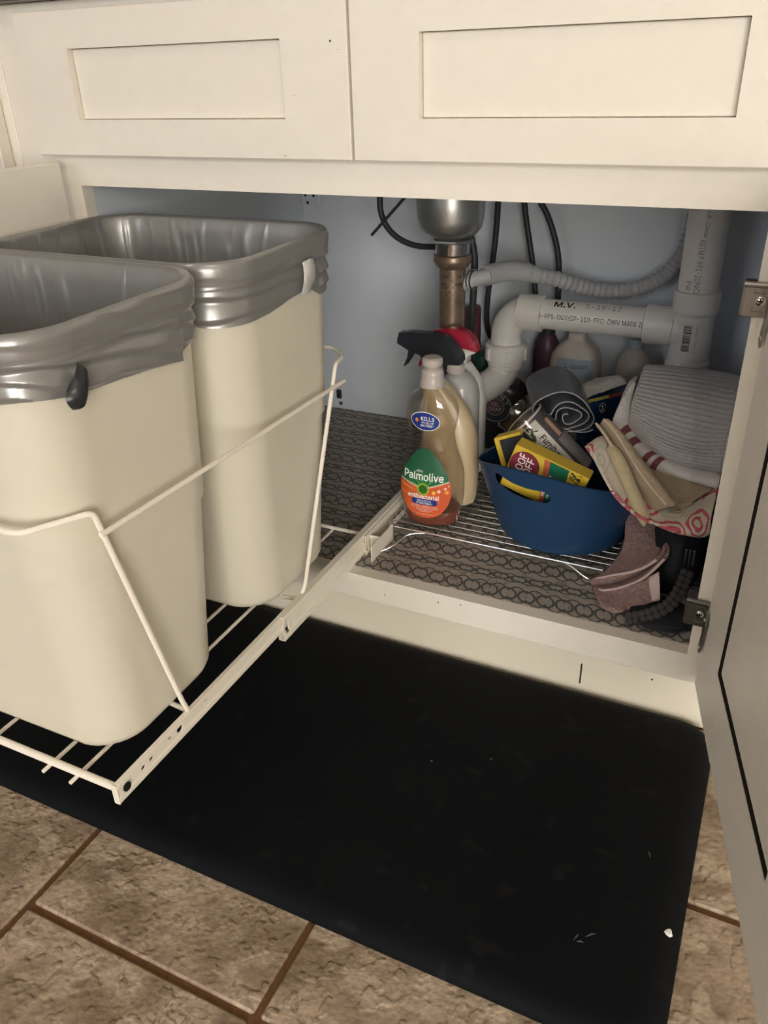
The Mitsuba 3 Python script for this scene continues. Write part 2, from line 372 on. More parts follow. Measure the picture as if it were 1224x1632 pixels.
# hinges on the right stile
mat('steel', (.42, .40, .38), .32, .5, 1.)
mat('steel_dark', (.20, .19, .18), .35, .5, 1.)
mat('chrome', (.62, .62, .60), .15, .5, 1.)
def hinge(z0, z1, k, m):
    h = cab + '__hinge' + k
    body = minus(cbox(-.0330, -.0068, -.0048, -.0002, z0, z1, .0012), cbox(-.026, -.010, -.02, -.0032, z0 + .006, z0 + .010, .0004), cbox(-.026, -.010, -.02, -.0032, z1 - .010, z1 - .006, .0004))
    put(h + '__plate', body, m, False)
    put(h + '__wrap', cbox(-.0345, -.0225, -.0040, .020, z0 + .001, z1 - .001, .001), m, False)
    zc = (z0 + z1) / 2
    s = put(h + '__screw', lathe([(.0046, 0), (.0046, .0008), (.003, .002), (.0, .0022)], 16, (-.0165, -.0045, zc), (0, -1, 0)), 'chrome')
    put(h + '__screw_slot', cat(cbox(-.0192, -.0138, -.0071, -.0064, zc - .0006, zc + .0006, .0002), cbox(-.0171, -.0159, -.0071, -.0064, zc - .0027, zc + .0027, .0002)), 'hole_dark', False)
    put(h + '__roll', tube([(-.0335, -.005, z1 - .001), (-.020, -.006, z1 - .001), (-.0075, -.0065, z1 - .001)], .0032, 10), m)
    # leaf on the door's inside edge, pointed at both ends
    sh = np.array([(.002, -.032), (.006, -.036), (.010, -.030), (.0135, -.012), (.014, -.002), (.016, .010), (.012, .024), (.008, .028), (.004, .020), (.003, .004), (.0055, -.008), (.001, -.022)])
    import shapely.geometry as sg
    ex = trimesh.creation.extrude_polygon(sg.Polygon(sh), .0022)
    Q = MR @ frame_mat([0, -.0024, zc - .004], [1, 0, 0], [0, 0, 1], [0, -1, 0]) 
    mm = moved(ex, Q); mm.fix_normals()
    put(h + '__leaf', mm, m, False)
    for dz in (-.026, .014):
        put(h + '__leaf_screw', moved(lathe([(.003, 0), (.0028, .0012), (.001, .0018)], 12, (.008, -.0046, zc - .004 + dz), (0, -1, 0)), MR), 'chrome')
hinge(.2085, .2460, '', 'steel_dark')
hinge(.5900, .6240, '_001', 'steel')

# neighbour to the left: filler and drawer front; dark counter above
nb = thing('neighbour_cabinet', 'cream cabinet left of the sink cabinet, only its right edge in view', 'cabinet')
put(nb + '__face_frame', cbox(-1.6, -.9856, 0, .02, .1174, .903, .001), 'paint', False)
put(nb + '__drawer_front', cbox(-1.50, -1.000, -.0215, -.0005, .700, .8925, .0016), 'paint', False)
put(nb + '__door', cbox(-1.50, -1.000, -.0215, -.0005, .1345, .695, .0016), 'paint', False)
put(nb + '__toe_kick', cbox(-1.6, -.9856, .056, .072, 0, .1174, .001), 'kick_paint', False)
nr = thing('neighbour_cabinet', 'cream cabinet standing right of the open right door', 'cabinet')
put(nr + '__face_frame', cbox(.0356, 1.2, 0, .02, .1174, .903, .001), 'paint', False)
put(nr + '__door', cbox(.040, .49, -.0205, -.0005, .1345, .695, .0016), 'paint', False)
ct = thing('countertop', 'dark countertop edge along the very top left above the drawer fronts', 'countertop')
put(ct, minus(cbox(-1.6, 1.2, -.032, .61, .9035, .940, .004), cbox(-.80, -.12, .10, .50, .8, 1.1, .02)), 'counter_dark', False)
snk = thing('kitchen_sink', 'steel sink bowl hanging above the plumbing inside the cabinet', 'sink')
sr = [np.c_[rrect(.335 - a, .195 - a, .05) + [-.46, .30], np.full(32, z)] for a, z in ((-.004, .9405), (0, .9405), (.0, .90), (.008, .745), (.03, .725))]
put(snk, loft(sr[::-1], True, False), 'steel')

# printed liner on the cabinet floor
ln = thing('shelf_liner', 'grey brown shelf liner printed with dark rows of linked ovals on the cabinet floor', 'shelf liner')
put(ln, cbox(-.8845, -.0225, .0215, .5775, .1606, .1618, .0003), 'liner_print', False)

# ------------------------------------------------------------------ the mat
mt = thing('floor_mat', 'black cushioned floor mat lying on the tiles below the open cabinet', 'mat')
def mring(inset, z, r): return np.c_[dense(rrect(.72 - inset, .238 - inset, max(r - inset, .012), 10), 240) + [-.688, -.186], np.full(240, z)]
rings = [mring(0, .0005, .045), mring(0, .003, .045)] + [mring(.030 * (1 - math.cos(t)), .003 + .0155 * math.sin(t), .045) for t in np.linspace(.12, math.pi / 2, 8)] + [mring(i, .0187, .045) for i in (.06, .12, .2)]
put(mt + '__cushion', loft(rings), 'mat_rubber', 40)
ch = [np.array([.0042 * (1 + .3 * math.sin(3 * a)) * math.cos(a), .0055 * (1 + .25 * math.cos(2 * a)) * math.sin(a)]) for a in np.linspace(0, 2 * math.pi, 14, endpoint=False)]
cv = np.array([[x * .7071 - y * .7071, x * .7071 + y * .7071] for x, y in ch])
put(mt + '__chip', loft([np.c_[cv * s + [.018, -.288], np.full(14, z)] for s, z in ((1, .0130), (1, .0165), (.6, .0178))]), 'foam_white', False)
part_label(mt + '__chip', 'white chip near the right edge')
mat('scuff', (.035, .035, .035), .6)
for cx, cy, L, a in ((-.068, -.334, .010, 1.2), (-.055, -.326, .012, .7), (-.017, -.20, .010, 2.), (-.23, -.135, .004, 0), (-.30, -.17, .004, .4), (-.063, -.338, .007, 0.2)):
    v = np.array([math.cos(a), math.sin(a), 0]) * L / 2; c = np.array([cx, cy, .0187])
    put(mt + '__scuff', tube([c - v, c + [0, .0015, .0002], c + v], [.0004, .0013, .0003], 6), 'scuff')

# ------------------------------------------------------------------ pull-out frame with slides
pf = thing('pullout_frame', 'white wire pull-out frame on slides carrying the two bins', 'pull-out')
XR, XL, XM = -.512, -.872, -.6925
ZB = .190
put(pf + '__front_wire', rod((XL, -.4845, ZB), (XR - .004, -.4845, ZB), .0042, 12), 'wire_white')
put(pf + '__rear_wire', rod((XL, .0655, ZB - .001), (XR - .004, .0655, ZB - .001), .0030, 12), 'wire_white')
for i, x in enumerate((-.566, -.604, -.6925, -.781, -.819)):
    put(pf + '__base_wire', rod((x, -.496, ZB - .0055), (x, .070, ZB - .0055), .0022, 8), 'wire_white')
for s in (0, 1):
    X = (lambda x: x) if s == 0 else (lambda x: 2 * XM - x)
    hp = rounded([(X(-.545), -.362, ZB + .001), (X(-.513), -.366, ZB + .002), (X(-.5115), -.374, ZB + .022), (X(-.5115), -.437, .484), (X(-.520), -.450, .4835), (X(-.545), -.490, .4825), (X(-.60), -.492, .4825), (XM, -.492, .4825)], .012)
    if s == 0: front_half = hp
    else: put(pf + '__front_hoop', tube(np.vstack([front_half, hp[-2::-1]]), .0029, 10), 'wire_white')
for s in (0, 1):
    X = (lambda x: x) if s == 0 else (lambda x: 2 * XM - x)
    hp = rounded([(X(-.540), -.124, ZB - .004), (X(-.516), -.121, ZB - .003), (X(-.5105), -.112, ZB + .012), (X(-.5105), .004, .468), (X(-.512), .012, .479), (X(-.516), .040, .480), (X(-.545), .066, .481), (X(-.60), .068, .481), (XM, .068, .481)], .010)
    if s == 0: rear_half = hp
    else: put(pf + '__rear_hoop', tube(np.vstack([rear_half, hp[-2::-1]]), .0029, 10), 'wire_white')
put(pf + '__side_wire', rod((-.5065, -.4385, .4625), (-.5065, .0225, .4525), .0027, 10), 'wire_white')
put(pf + '__side_wire', rod((2 * XM + .5065, -.4385, .4625), (2 * XM + .5065, .0225, .4525), .0027, 10), 'wire_white')

import shapely.geometry as sg
from shapely import affinity
def rail(y0, y1, x, z0, z1, depth, sgn, lip):
    """rolled channel: web with two flanges and a shallow recess, swept along y"""
    h = z1 - z0; t = .0013; g = .0016
    out = [(depth, h), (depth, h - lip), (depth - t, h - lip), (depth - t, h - t), (t, h - t), (t, h * .74), (t + g, h * .68), (t + g, h * .32), (t, h * .26), (t, t), (depth - t, t), (depth - t, lip), (depth, lip), (depth, 0), (.0006, 0), (0, .0008), (0, h * .24), (g, h * .30), (g, h * .70), (0, h * .76), (0, h - .0008), (.0006, h)]
    m = trimesh.creation.extrude_polygon(sg.Polygon(out), y1 - y0)
    M = frame_mat([x, y0, z0], [-sgn, 0, 0], [0, 0, 1], [0, 1, 0]); m = moved(m, M)
    m.fix_normals(); return m
def slide_set(x, sgn, detail):
    k = pf + '__slide' + ('' if detail else '_001')
    inner = rail(-.4865, .02, x - sgn * .0085, .1715, .1955, .006, sgn, .004)
    mid = rail(-.178, .28, x - sgn * .0045, .1580, .1960, .010, sgn, .007)
    outer = rail(.052, .545, x, .1555, .1945, .0145, sgn, .008)
    if detail:
        xs = x - sgn * .0085
        holes = []
        for y, z, a, b in ((-.435, .1850, .0035, .0022), (-.448, .1842, .0035, .0022), (-.403, .1870, .0035, .0022), (-.387, .1855, .005, .0048), (-.338, .1880, .0030, .0022)):
            holes.append(moved(lathe([(1, -.01), (1, .01)], 14), frame_mat([xs, y, z], [0, a, 0], [0, 0, b], [1, 0, 0])))
        inner = minus(inner, *holes)
        mid = minus(mid, cbox(x - .02, x + .01, -.172, -.165, .167, .187, .0008))
        outer = minus(outer, cbox(x - .02, x + .01, .0575, .0625, .166, .184, .0008))
    put(k + '__inner_rail', inner, 'slide_white', False)
    put(k + '__middle_rail', mid, 'slide_white', False)
    put(k + '__outer_rail', outer, 'slide_white', False)
    put(k + '__end_stop', cbox(min(x - sgn * .009, x - sgn * .0165), max(x - sgn * .009, x - sgn * .0165), -.4885, -.4868, .170, .1958, .0006), 'slide_white', False)
    if detail:
        put(k + '__screw', lathe([(.0052, 0), (.0050, .0012), (.0020, .0016)], 16, (x - .0084, -.4755, .1845), (1, 0, 0)), 'hole_dark')
        put(k + '__screw', lathe([(.0026, 0), (.0020, .0009)], 12, (x - .0043, -.1735, .1765), (1, 0, 0)), 'hole_dark')
    put(k + '__bracket', cat(cbox(min(x, x + sgn * .018), max(x, x + sgn * .018), .066, .068, .1622, .190, .0006), cbox(min(x + sgn * .0165, x + sgn * .018), max(x + sgn * .0165, x + sgn * .018), .035, .112, .1622, .190, .0006), cbox(min(x, x + sgn * .018), max(x, x + sgn * .018), .075, .112, .1622, .1632, .0004)), 'slide_white', False)
slide_set(-.5005, 1, True); slide_set(2 * XM + .5005, -1, False)

# ------------------------------------------------------------------ bins and bags
def bin_rings(yb, yt):
    rows = [(.1945, .146, .076, .040), (.1955, .156, .086, .045), (.200, .164, .094, .050), (.209, .168, .098, .053), (.235, .1695, .0995, .055), (.4150, .1745, .1145, .056), (.4185, .1775, .1175, .058), (.622, .1800, .1255, .058),
            (.6225, .1840, .1295, .060), (.6440, .1850, .1305, .060), (.6455, .1840, .1295, .060), (.6455, .1810, .1265, .058), (.640, .1790, .1245, .058), (.42, .1740, .1140, .056), (.215, .1660, .0950, .052), (.203, .158, .088, .048)]
    out = []
    for z, hx, hy, r in rows:
        y = yb + (yt - yb) * np.clip((z - .195) / .45, 0, 1)
        out.append(np.c_[rrect(hx, hy, r, 12) + [-.6975, y], np.full(48, z)])
    return out
def bag(key, yb, yt, seed, tie):
    n = 420; a = np.linspace(0, 1, n, endpoint=False)
    rows = [(.588, .1812, .1272, .058), (.603, .1822, .1282, .058), (.616, .1816, .1278, .058), (.6225, .1850, .1310, .060), (.630, .1866, .1323, .061), (.641, .1869, .1327, .061), (.6470, .1858, .1316, .061), (.6492, .1835, .1293, .060), (.6470, .1797, .1252, .058),
            (.636, .1772, .1228, .057), (.61, .1752, .1207, .056), (.56, .1737, .1182, .056), (.50, .1712, .114, .055), (.40, .1662, .106, .052), (.27, .155, .092, .05), (.235, .13, .07, .04), (.225, .05, .03, .02)]
    rings = []
    for z, hx, hy, r in rows:
        y = yb + (yt - yb) * np.clip((z - .195) / .45, 0, 1)
        rings.append(np.c_[dense(rrect(hx, hy, r, 14), n) + [-.6975, y], np.full(n, z)])
    t = np.arange(len(rows)); tt = np.linspace(0, len(rows) - 1, (len(rows) - 1) * 9 + 1)
    Q = PchipInterpolator(t, np.array(rings), axis=0)(tt)
    per = a * 1.12                                                # metres along the rim
    lo = np.interp(a, np.linspace(0, 1, 40), np.r_[meshkit.noise(np.c_[np.arange(39) * .37, np.full(39, seed), np.zeros(39)], 5), 0])
    for k in range(len(Q)):
        u = tt[k]; d = Q[k] - Q[k].mean(0); d[:, 2] = 0; d /= np.linalg.norm(d, axis=1, keepdims=True) + 1e-9
        z = Q[k][:, 2]
        if u < 7.2:                                               # outside: long slanted pleats below the rim, pulled tight on the lip
            ph = z * 62 + 2.6 * meshkit.fbm(np.c_[per * 7, np.full(n, seed), z * 6], 3, seed) + per * 3.0
            f = ph - np.floor(ph); ridge = np.where(f < .22, f / .22, (1 - f) / .78)
            w = np.clip((3.4 - u) / 1.2, 0, 1); amp = .0050 * w + .0011 * np.clip(1 - abs(u - 5) / 2.4, 0, 1)
            h = ridge * amp * (.35 + 1.1 * meshkit.noise(np.c_[per * 11, np.full(n, seed + 3.), np.zeros(n)], 2))
            Q[k][:, 2] += np.clip((2.2 - u) / 2.2, 0, 1) * (.020 * (lo - .5) - .004)
        else:                                                     # inside: soft upright creases
            g = meshkit.fbm(np.c_[per * 26, z * 5, np.full(n, seed + 1.)], 3, seed + 9); w = np.clip((u - 7.6) / 2.5, 0, 1)
            cr = np.exp(-((g - .5) / .035) ** 2)
            h = -(.0018 * cr + .007 * np.abs(meshkit.fbm(np.c_[per * 9, z * 8, np.full(n, seed + 2.)], 2, seed + 4) - .5)) * w
        Q[k] += d * h[:, None]
    Q[:, :, 0] = np.maximum(Q[:, :, 0], -.8842)
    Q[:, :, 1] = np.minimum(Q[:, :, 1], -.2150) if yt < -.2 else np.maximum(Q[:, :, 1], -.2138)
    put(key + '__liner_film', loft(Q, False, True), 'bag_film', True)
    m, uv, _ = sheet(tie[0], .0008, 26, 16, .0018, 70, seed)
    put(key + '__tie_flap', m, tie[1], True)
from scipy.interpolate import PchipInterpolator
mat('bag_film', (.250, .248, .242), .29, .6, .38, clearcoat=.3, clearcoat_gloss=.9)
mat('bag_flap_shade', (.015, .017, .02), .35, .5)  # flap colour darkened to paint in the shade inside it
mat('bag_silver', (.46, .46, .45), .28, .6, .3)
b1 = thing('waste_bin', 'off-white plastic bin in front, cut off by the left picture edge', 'bin', None)
put(b1 + '__body', loft(bin_rings(-.365, -.349)), 'bin_plastic', 40)
b2 = thing('waste_bin', 'off-white plastic bin at the back, halfway inside the cabinet', 'bin')
put(b2 + '__body', loft(bin_rings(-.092, -.078)), 'bin_plastic', 40)
g1 = thing('bin_bag', 'grey plastic bag lining the front bin, its tie flap coloured dark for shade', 'bin bag')
xs = -.5075
bag(g1, -.365, -.349, 3, ([[(xs, -.438, .600), (xs + .004, -.430, .611), (xs, -.422, .617)], [(xs + .003, -.444, .592), (xs + .010, -.431, .598), (xs + .004, -.416, .606)], [(xs + .002, -.438, .582), (xs + .008, -.431, .584), (xs + .002, -.424, .590)]], 'bag_flap_shade'))
g2 = thing('bin_bag', 'grey plastic bag lining the rear bin, with a silvery tie flap', 'bin bag')
bag(g2, -.092, -.078, 8, ([[(xs, -.060, .624), (xs + .006, -.050, .627), (xs + .001, -.038, .622)], [(xs + .004, -.066, .606), (xs + .009, -.054, .609), (xs + .005, -.041, .606)], [(xs + .001, -.072, .588), (xs + .006, -.062, .590), (xs + .002, -.050, .592)]], 'bag_silver'))

# ------------------------------------------------------------------ plumbing
def pvc_fn(p, n, uv): return mix((.66, .645, .62), (.60, .585, .56), fbm(p.x * 40, p.y * 40, p.z * 40, 3))
mat('pvc', mikit.proc(pvc_fn), .35, .5)
mat('ink', (.03, .03, .035), .6, .2)
mat('ink_faint', (.22, .22, .23), .6, .2)
def brass_fn(p, n, uv):
    s = fbm(p.x * 60, p.y * 60, p.z * 40, 3); c = mix((.15, .105, .075), (.30, .225, .165), s)
    pit = smoothstep(.56, .68, fbm(p.x * 170, p.y * 170, p.z * 170, 2)) * smoothstep(.46, .50, p.z) * smoothstep(.55, .52, p.z)
    return mix(c, (.12, .10, .09), pit)
mat('brass_stained', mikit.proc(brass_fn), .36, .5, .55)
mat('rubber_black', (.022, .024, .03), .5, .4)
mat('hose_grey', (.34, .35, .36), .55, .3)
mat('galvanized', (.50, .51, .50), .30, .5, .9)
TX, TY = -.4915, .380
ds = thing('sink_drain', 'galvanized round drain cup under the sink with a stained brass tailpipe', 'drain')
put(ds + '__cup', lathe([(.016, .5765), (.030, .5775), (.042, .582), (.050, .592), (.0535, .607), (.0545, .63), (.0545, .724)], 48, (TX - .004, TY, 0)), 'galvanized')
put(ds + '__flange', lathe([(.022, .570), (.036, .5705), (.037, .572), (.036, .5745), (.022, .576)], 6, (TX, TY, 0)), 'galvanized', False)
put(ds + '__nut', lathe([(.026, .551), (.028, .552), (.028, .569), (.026, .5705)], 36, (TX, TY, 0)), 'chrome')
put(ds + '__collar', lathe([(.022, .529), (.026, .531), (.0305, .538), (.0315, .543), (.0300, .547), (.0305, .550), (.026, .552)], 36, (TX, TY, 0)), 'brass_stained')
put(ds + '__tailpipe', lathe([(.0205, .372), (.0215, .374), (.0215, .53), (.0205, .531)], 36, (TX, TY, 0)), 'brass_stained')
put(ds + '__branch', tube(path([(TX + .012, TY + .005, .500), (TX + .03, TY + .012, .508), (TX + .055, TY + .025, .515)], 10), [.012] * 10, 16), 'hose_grey')
put(ds + '__clamp', cat(*[tube(path([(TX + .030 + d, TY + .012, .512 + .016 * math.cos(t)) if 0 else (TX + .028 + d + .003 * math.sin(t), TY + .012 + .0155 * math.sin(t), .509 + .0155 * math.cos(t)) for t in np.linspace(0, 6.28, 13)[:-1]], 24, True), .0013, 6, True) for d in (0, .006)]), 'chrome')
hz = thing('drain_hose', 'grey ribbed dishwasher hose running from the brass tailpipe along the cabinet back', 'hose')
hp = path([(TX + .050, TY + .022, .5145), (-.405, .45, .5145), (-.375, .47, .506), (-.345, .485, .498), (-.30, .515, .480), (-.252, .535, .474), (-.203, .545, .486), (-.165, .548, .520), (-.148, .55, .570), (-.145, .55, .66)], 150)
rr = .0125 + .0016 * np.sin(np.arange(150) * 1.9); rr[:26] = .0165; rr[26:30] = .0145
put(hz, tube(hp, rr, 14), 'hose_grey')
hs = [('black supply hose hanging just right of the brass tailpipe', [(-.458, .50, .70), (-.462, .515, .613), (-.468, .52, .530), (-.476, .522, .464), (-.481, .530, .425), (-.486, .550, .385), (-.488, .574, .360)], .0052),
      ('black supply hose, middle one of three behind the drain hose', [(-.425, .52, .70), (-.420, .53, .608), (-.409, .53, .552), (-.398, .53, .500), (-.392, .53, .457), (-.389, .54, .40)], .0050),
      ('black supply hose bending outwards, rightmost of three', [(-.430, .54, .69), (-.408, .54, .628), (-.388, .54, .600), (-.370, .54, .563), (-.358, .54, .522), (-.354, .54, .479), (-.354, .545, .41)], .0052),
      ('black hose looping from the upper left to the chrome drain nut', [(-.632, .43, .69), (-.642, .43, .64), (-.643, .43, .602), (-.630, .43, .575), (-.605, .43, .557), (-.575, .43, .549), (-.540, .42, .551), (-.516, .405, .553)], .0050),
      ('black cable dropping close beside the brass tailpipe', [(-.486, .43, .600), (-.478, .43, .565), (-.4725, .43, .540), (-.4715, .43, .51), (-.4725, .43, .47), (-.4745, .432, .43), (-.480, .438, .385), (-.484, .452, .350), (-.486, .475, .335)], .0062)]
for lab, pts, r in hs:
    k = thing('supply_hose', lab, 'hose'); put(k, tube(path(pts, 50), r, 12), 'rubber_black')
k = thing('cable_tie', 'thin dark rod crossing the black hose loop in the upper left', 'cable tie'); put(k, rod((-.653, .412, .566), (-.560, .405, .656), .0026, 8), 'rubber_black')

pv = thing('drain_pipe', 'white plastic drain trap and pipes with printed lettering under the sink', 'pipe')
HY, HZ, HR = .48, .439, .0255
trap = path([(TX, TY, .410), (TX, TY, .365), (-.4905, .382, .338), (-.482, .394, .318), (-.462, .424, .306), (-.444, .452, .310), (-.430, .474, .326), (-.4255, .479, .345), (-.4255, .480, .360)], 60)
put(pv + '__trap_bend', tube(trap, .0270, 28), 'pvc')
put(pv + '__trap_ring', lathe([(.0285, .336), (.0315, .338), (.0315, .345), (.0330, .346), (.0330, .352), (.030, .353)], 40, (-.4255, .48, 0)), 'pvc')
put(pv + '__trap_nut', cat(lathe([(.030, .3525), (.0375, .354), (.0375, .378), (.0345, .3815), (.028, .383)], 48, (-.4255, .48, 0)),
    *[moved(cbox(-.0035, .0035, .036, .0405, .3545, .376, .0008), frame_mat([-.4255, .48, 0], [math.cos(a), math.sin(a), 0], [-math.sin(a), math.cos(a), 0], [0, 0, 1])) for a in np.radians(np.arange(22, 382, 60))]), 'pvc', 30)
put(pv + '__trap_nut', lathe([(.029, .372), (.0335, .374), (.0335, .398), (.029, .400)], 40, (TX, TY, 0)), 'pvc')
put(pv + '__elbow', tube(path([(-.4255, HY, .380), (-.4255, HY, .402), (-.4185, HY, .422), (-.403, HY, .435), (-.385, HY, HZ), (-.375, HY, HZ)], 40), .0275, 28), 'pvc')
put(pv + '__hub', lathe([(.027, -.0215), (.0310, -.0205), (.0312, .0205), (.027, .0215)], 40, (-.3830, HY, HZ), (1, 0, 0)), 'pvc')
hpipe = put(pv + '__horizontal_pipe', lathe([(HR, 0), (HR, .20)], 40, (-.372, HY, HZ), (1, 0, 0)), 'pvc')
put(pv + '__hub', lathe([(.027, -.024), (.0318, -.0225), (.0320, .012), (.030, .022), (.027, .024)], 40, (-.1680, HY, HZ - .001), (1, 0, 0)), 'pvc')
VX, VR = -.1175, .0300
put(pv + '__tee_branch', tube(path([(-.160, HY, HZ - .001), (-.140, HY, HZ - .004), (-.125, HY, HZ - .014), (VX, HY, HZ - .035)], 20), [.0285] * 20, 28), 'pvc')
put(pv + '__tee_body', lathe([(.030, .362), (.0345, .364), (.0345, .384), (.0315, .388), (.0315, .462), (.0345, .466), (.0352, .470), (.0352, .4985), (.032, .4995)], 44, (VX, HY, 0)), 'pvc')
put(pv + '__vertical_pipe', lathe([(VR, .498), (VR, .722)], 44, (VX - .001, HY, 0)), 'pvc')
put(pv + '__vertical_pipe', lathe([(VR, .162), (VR, .364)], 44, (VX, HY, 0)), 'pvc')
def on_h(x0, a0, r=HR):
    def fn(x, y):
        a = a0 + y / r; N = np.stack([0 * a, -np.cos(a), np.sin(a)], 1)
        return np.stack([x0 + x, HY - r * np.cos(a), HZ + r * np.sin(a)], 1), N
    return fn
def on_v(z0, a0, r, xc=VX):
    def fn(x, y):
        a = a0 + y / r; N = np.stack([np.sin(a), -np.cos(a), 0 * a], 1)
        return np.stack([xc + r * np.sin(a), HY - r * np.cos(a), z0 - x], 1), N
    return fn
put(pv + '__lettering', decal(fine(centred('B-FPS-DUV/CP-110-FPC-DWV MADE IN', .0078, .0002, False, .176), .004), on_h(-.2760, .12)), 'ink', False)
put(pv + '__lettering', decal(fine(centred('M.V.', .011, .0002, True, .036), .004), on_h(-.322, 1.02)), 'ink', False)
put(pv + '__lettering', decal(fine(centred('5-19-17', .010, .0002, False, .058), .004), on_h(-.258, 1.04)), 'ink_faint', False)
put(pv + '__lettering', decal(fine(centred('U.P. Code', .0065, .0002, False, .040), .004), on_v(.603, .10, VR, VX - .001)), 'ink_faint', False)
put(pv + '__lettering', decal(fine(centred('ASTM F 891-10', .0090, .0002, False, .062), .004), on_v(.549, .0, VR, VX - .001)), 'ink_faint', False)
put(pv + '__lettering', decal(fine(centred('NO', .0085, .0002), .004), on_v(.508, .02, VR, VX - .001)), 'ink_faint', False)
put(pv + '__lettering', decal(fine(centred('PR', .0085, .0002), .004), on_v(.510, -.42, VR, VX - .001)), 'ink_faint', False)
def bars(L, W, seed, depth=.0002):
    r = np.random.default_rng(seed); x, out = -L / 2, []
    while x < L / 2:
        w = r.choice([.0006, .001, .0016]); out.append(trimesh.creation.box([w, W, depth], trimesh.transformations.translation_matrix([x + w / 2, 0, depth / 2]))); x += w + r.choice([.0006, .001, .0014])
    return fine(cat(*out), .004)
put(pv + '__barcode', decal(bars(.042, .012, 1), on_v(.428, -.12, .0315)), 'ink', False)
put(pv + '__lettering', decal(fine(centred('5 03601 0411 4', .0035, .0002, False, .046), .004), on_v(.428, .34, .0315)), 'ink_faint', False)
# barcode on the trap's front
def on_trap(x, y):
    c = np.array([-.4680, .4155, .3065]); t = unit([.020, .030, -.004]); w = unit(np.cross([0, 0, 1], t)) * -1; nrm0 = np.array([0.62, -.78, .0]); nrm0 -= t * (nrm0 @ t); nrm0 = unit(nrm0); b = np.cross(nrm0, t); b = b if b[2] > 0 else -b
    a = y / .027 + .25; N = np.cos(a)[:, None] * nrm0 + np.sin(a)[:, None] * b
    return c + x[:, None] * t + N * .0275, N
put(pv + '__barcode', decal(bars(.020, .012, 4), on_trap), 'ink_faint', False)

# ------------------------------------------------------------------ cooling rack
mat('rack_steel', (.72, .71, .69), .28, .5, 1.)
rk = thing('cooling_rack', 'thin chrome wire rack on the shelf liner, carrying the soap bottles and the blue tub', 'rack')
RX0, RX1, RY0, RY1, RZ0 = -.4945, -.1430, .116, .446, .1835
border = [(RX0 + .012, RY0, RZ0), (RX1 - .012, RY0, RZ0), (RX1, RY0 + .012, RZ0), (RX1 - .006, RY1 - .012, RZ0), (RX1 - .018, RY1, RZ0), (RX0 + .012, RY1, RZ0), (RX0, RY1 - .012, RZ0), (RX0, RY0 + .012, RZ0)]
bp = []
for i in range(8):
    a, b = np.array(border[i]), np.array(border[(i + 1) % 8]); bp += [a + (b - a) * t for t in np.linspace(0, 1, 5)[:-1]]
put(rk + '__border', tube(bp, .0019, 8, True), 'rack_steel')
for i in range(19):
    y = RY0 + .0165 * (i + 1)
    put(rk + '__cross_wire', rod((RX0, y, RZ0 + .0009), (RX1 - .006 * i / 19, y, RZ0 + .0009), .00095, 6), 'rack_steel')
for x in (-.41, -.31, -.22):
    put(rk + '__brace', rod((x, RY0, RZ0 - .0012), (x, RY1, RZ0 - .0012), .0013, 6), 'rack_steel')
for pts in ([(-.4835, .070, .1632), (-.468, .085, .170), (-.455, .104, .1795), (-.430, .116, .1818)], [(-.225, .118, .1818), (-.205, .118, .1795), (-.190, .117, .172), (-.172, .118, .1632), (-.160, .128, .1632)],
            [(-.4835, .480, .1632), (-.468, .47, .170), (-.455, .456, .1795), (-.430, .446, .1818)], [(-.225, .446, .1818), (-.205, .447, .1795), (-.190, .452, .172), (-.172, .458, .1632)]):
    put(rk + '__foot', tube(path(pts, 16), .0016, 8), 'rack_steel')

# ------------------------------------------------------------------ bottles
from scipy.interpolate import PchipInterpolator
def superell(hx, hy, e, n=56):
    a = np.arange(n) * 2 * np.pi / n; c, s = np.cos(a), np.sin(a)
    return np.stack([hx * np.sign(c) * np.abs(c) ** (2 / e), hy * np.sign(s) * np.abs(s) ** (2 / e)], 1)
def bottle(rows, k=44, e=2.3, n=56, caps=(True, True)):
    """rows (z, cx, hx, hy) -> loft in local coordinates"""
    r = np.array(rows); f = PchipInterpolator(r[:, 0], r[:, 1:])
    zz = np.unique(np.r_[np.linspace(r[0, 0], r[-1, 0], k), r[:, 0]])
    return loft([np.c_[superell(hx, hy, e, n) + [cx, 0], np.full(n, z)] for z, (cx, hx, hy) in zip(zz, f(zz))], *caps), f
def front_of(f, e, M, zc=0., xc=0., sgn=1):
    def fn(x, y):
        z = zc + y; q = f(z); u = x + xc - q[:, 0]; hx, hy = q[:, 1], q[:, 2]
        t = np.clip(np.abs(u) / hx, 0, .985); yy = -hy * (1 - t ** e) ** (1 / e)
        gx = np.sign(u) * t ** (e - 1) / hx; gy = -((-yy / hy) ** (e - 1)) / hy
        N = np.stack([gx, gy, 0 * gx], 1); N /= np.linalg.norm(N, axis=1, keepdims=True)
        P = np.stack([x + xc, yy, z], 1)
        return P @ M[:3, :3].T + M[:3, 3], N @ M[:3, :3].T
    return fn
def yaw(x, y, z, deg):
    a = math.radians(deg); return frame_mat([x, y, z], [math.cos(a), math.sin(a), 0], [-math.sin(a), math.cos(a), 0], [0, 0, 1])
mat('liquid_orange', (.19, .055, .035), .12, .5)
scene['clear_shell'] = {'type': 'thindielectric', 'int_ior': 1.55, 'specular_transmittance': C3((.92, .90, .87))}
mat('cap_clear', (.44, .40, .37), .3, .5)
mat('white_print', (.80, .80, .78), .5, .3)
mat('blue_print', (.012, .035, .22), .45, .4)
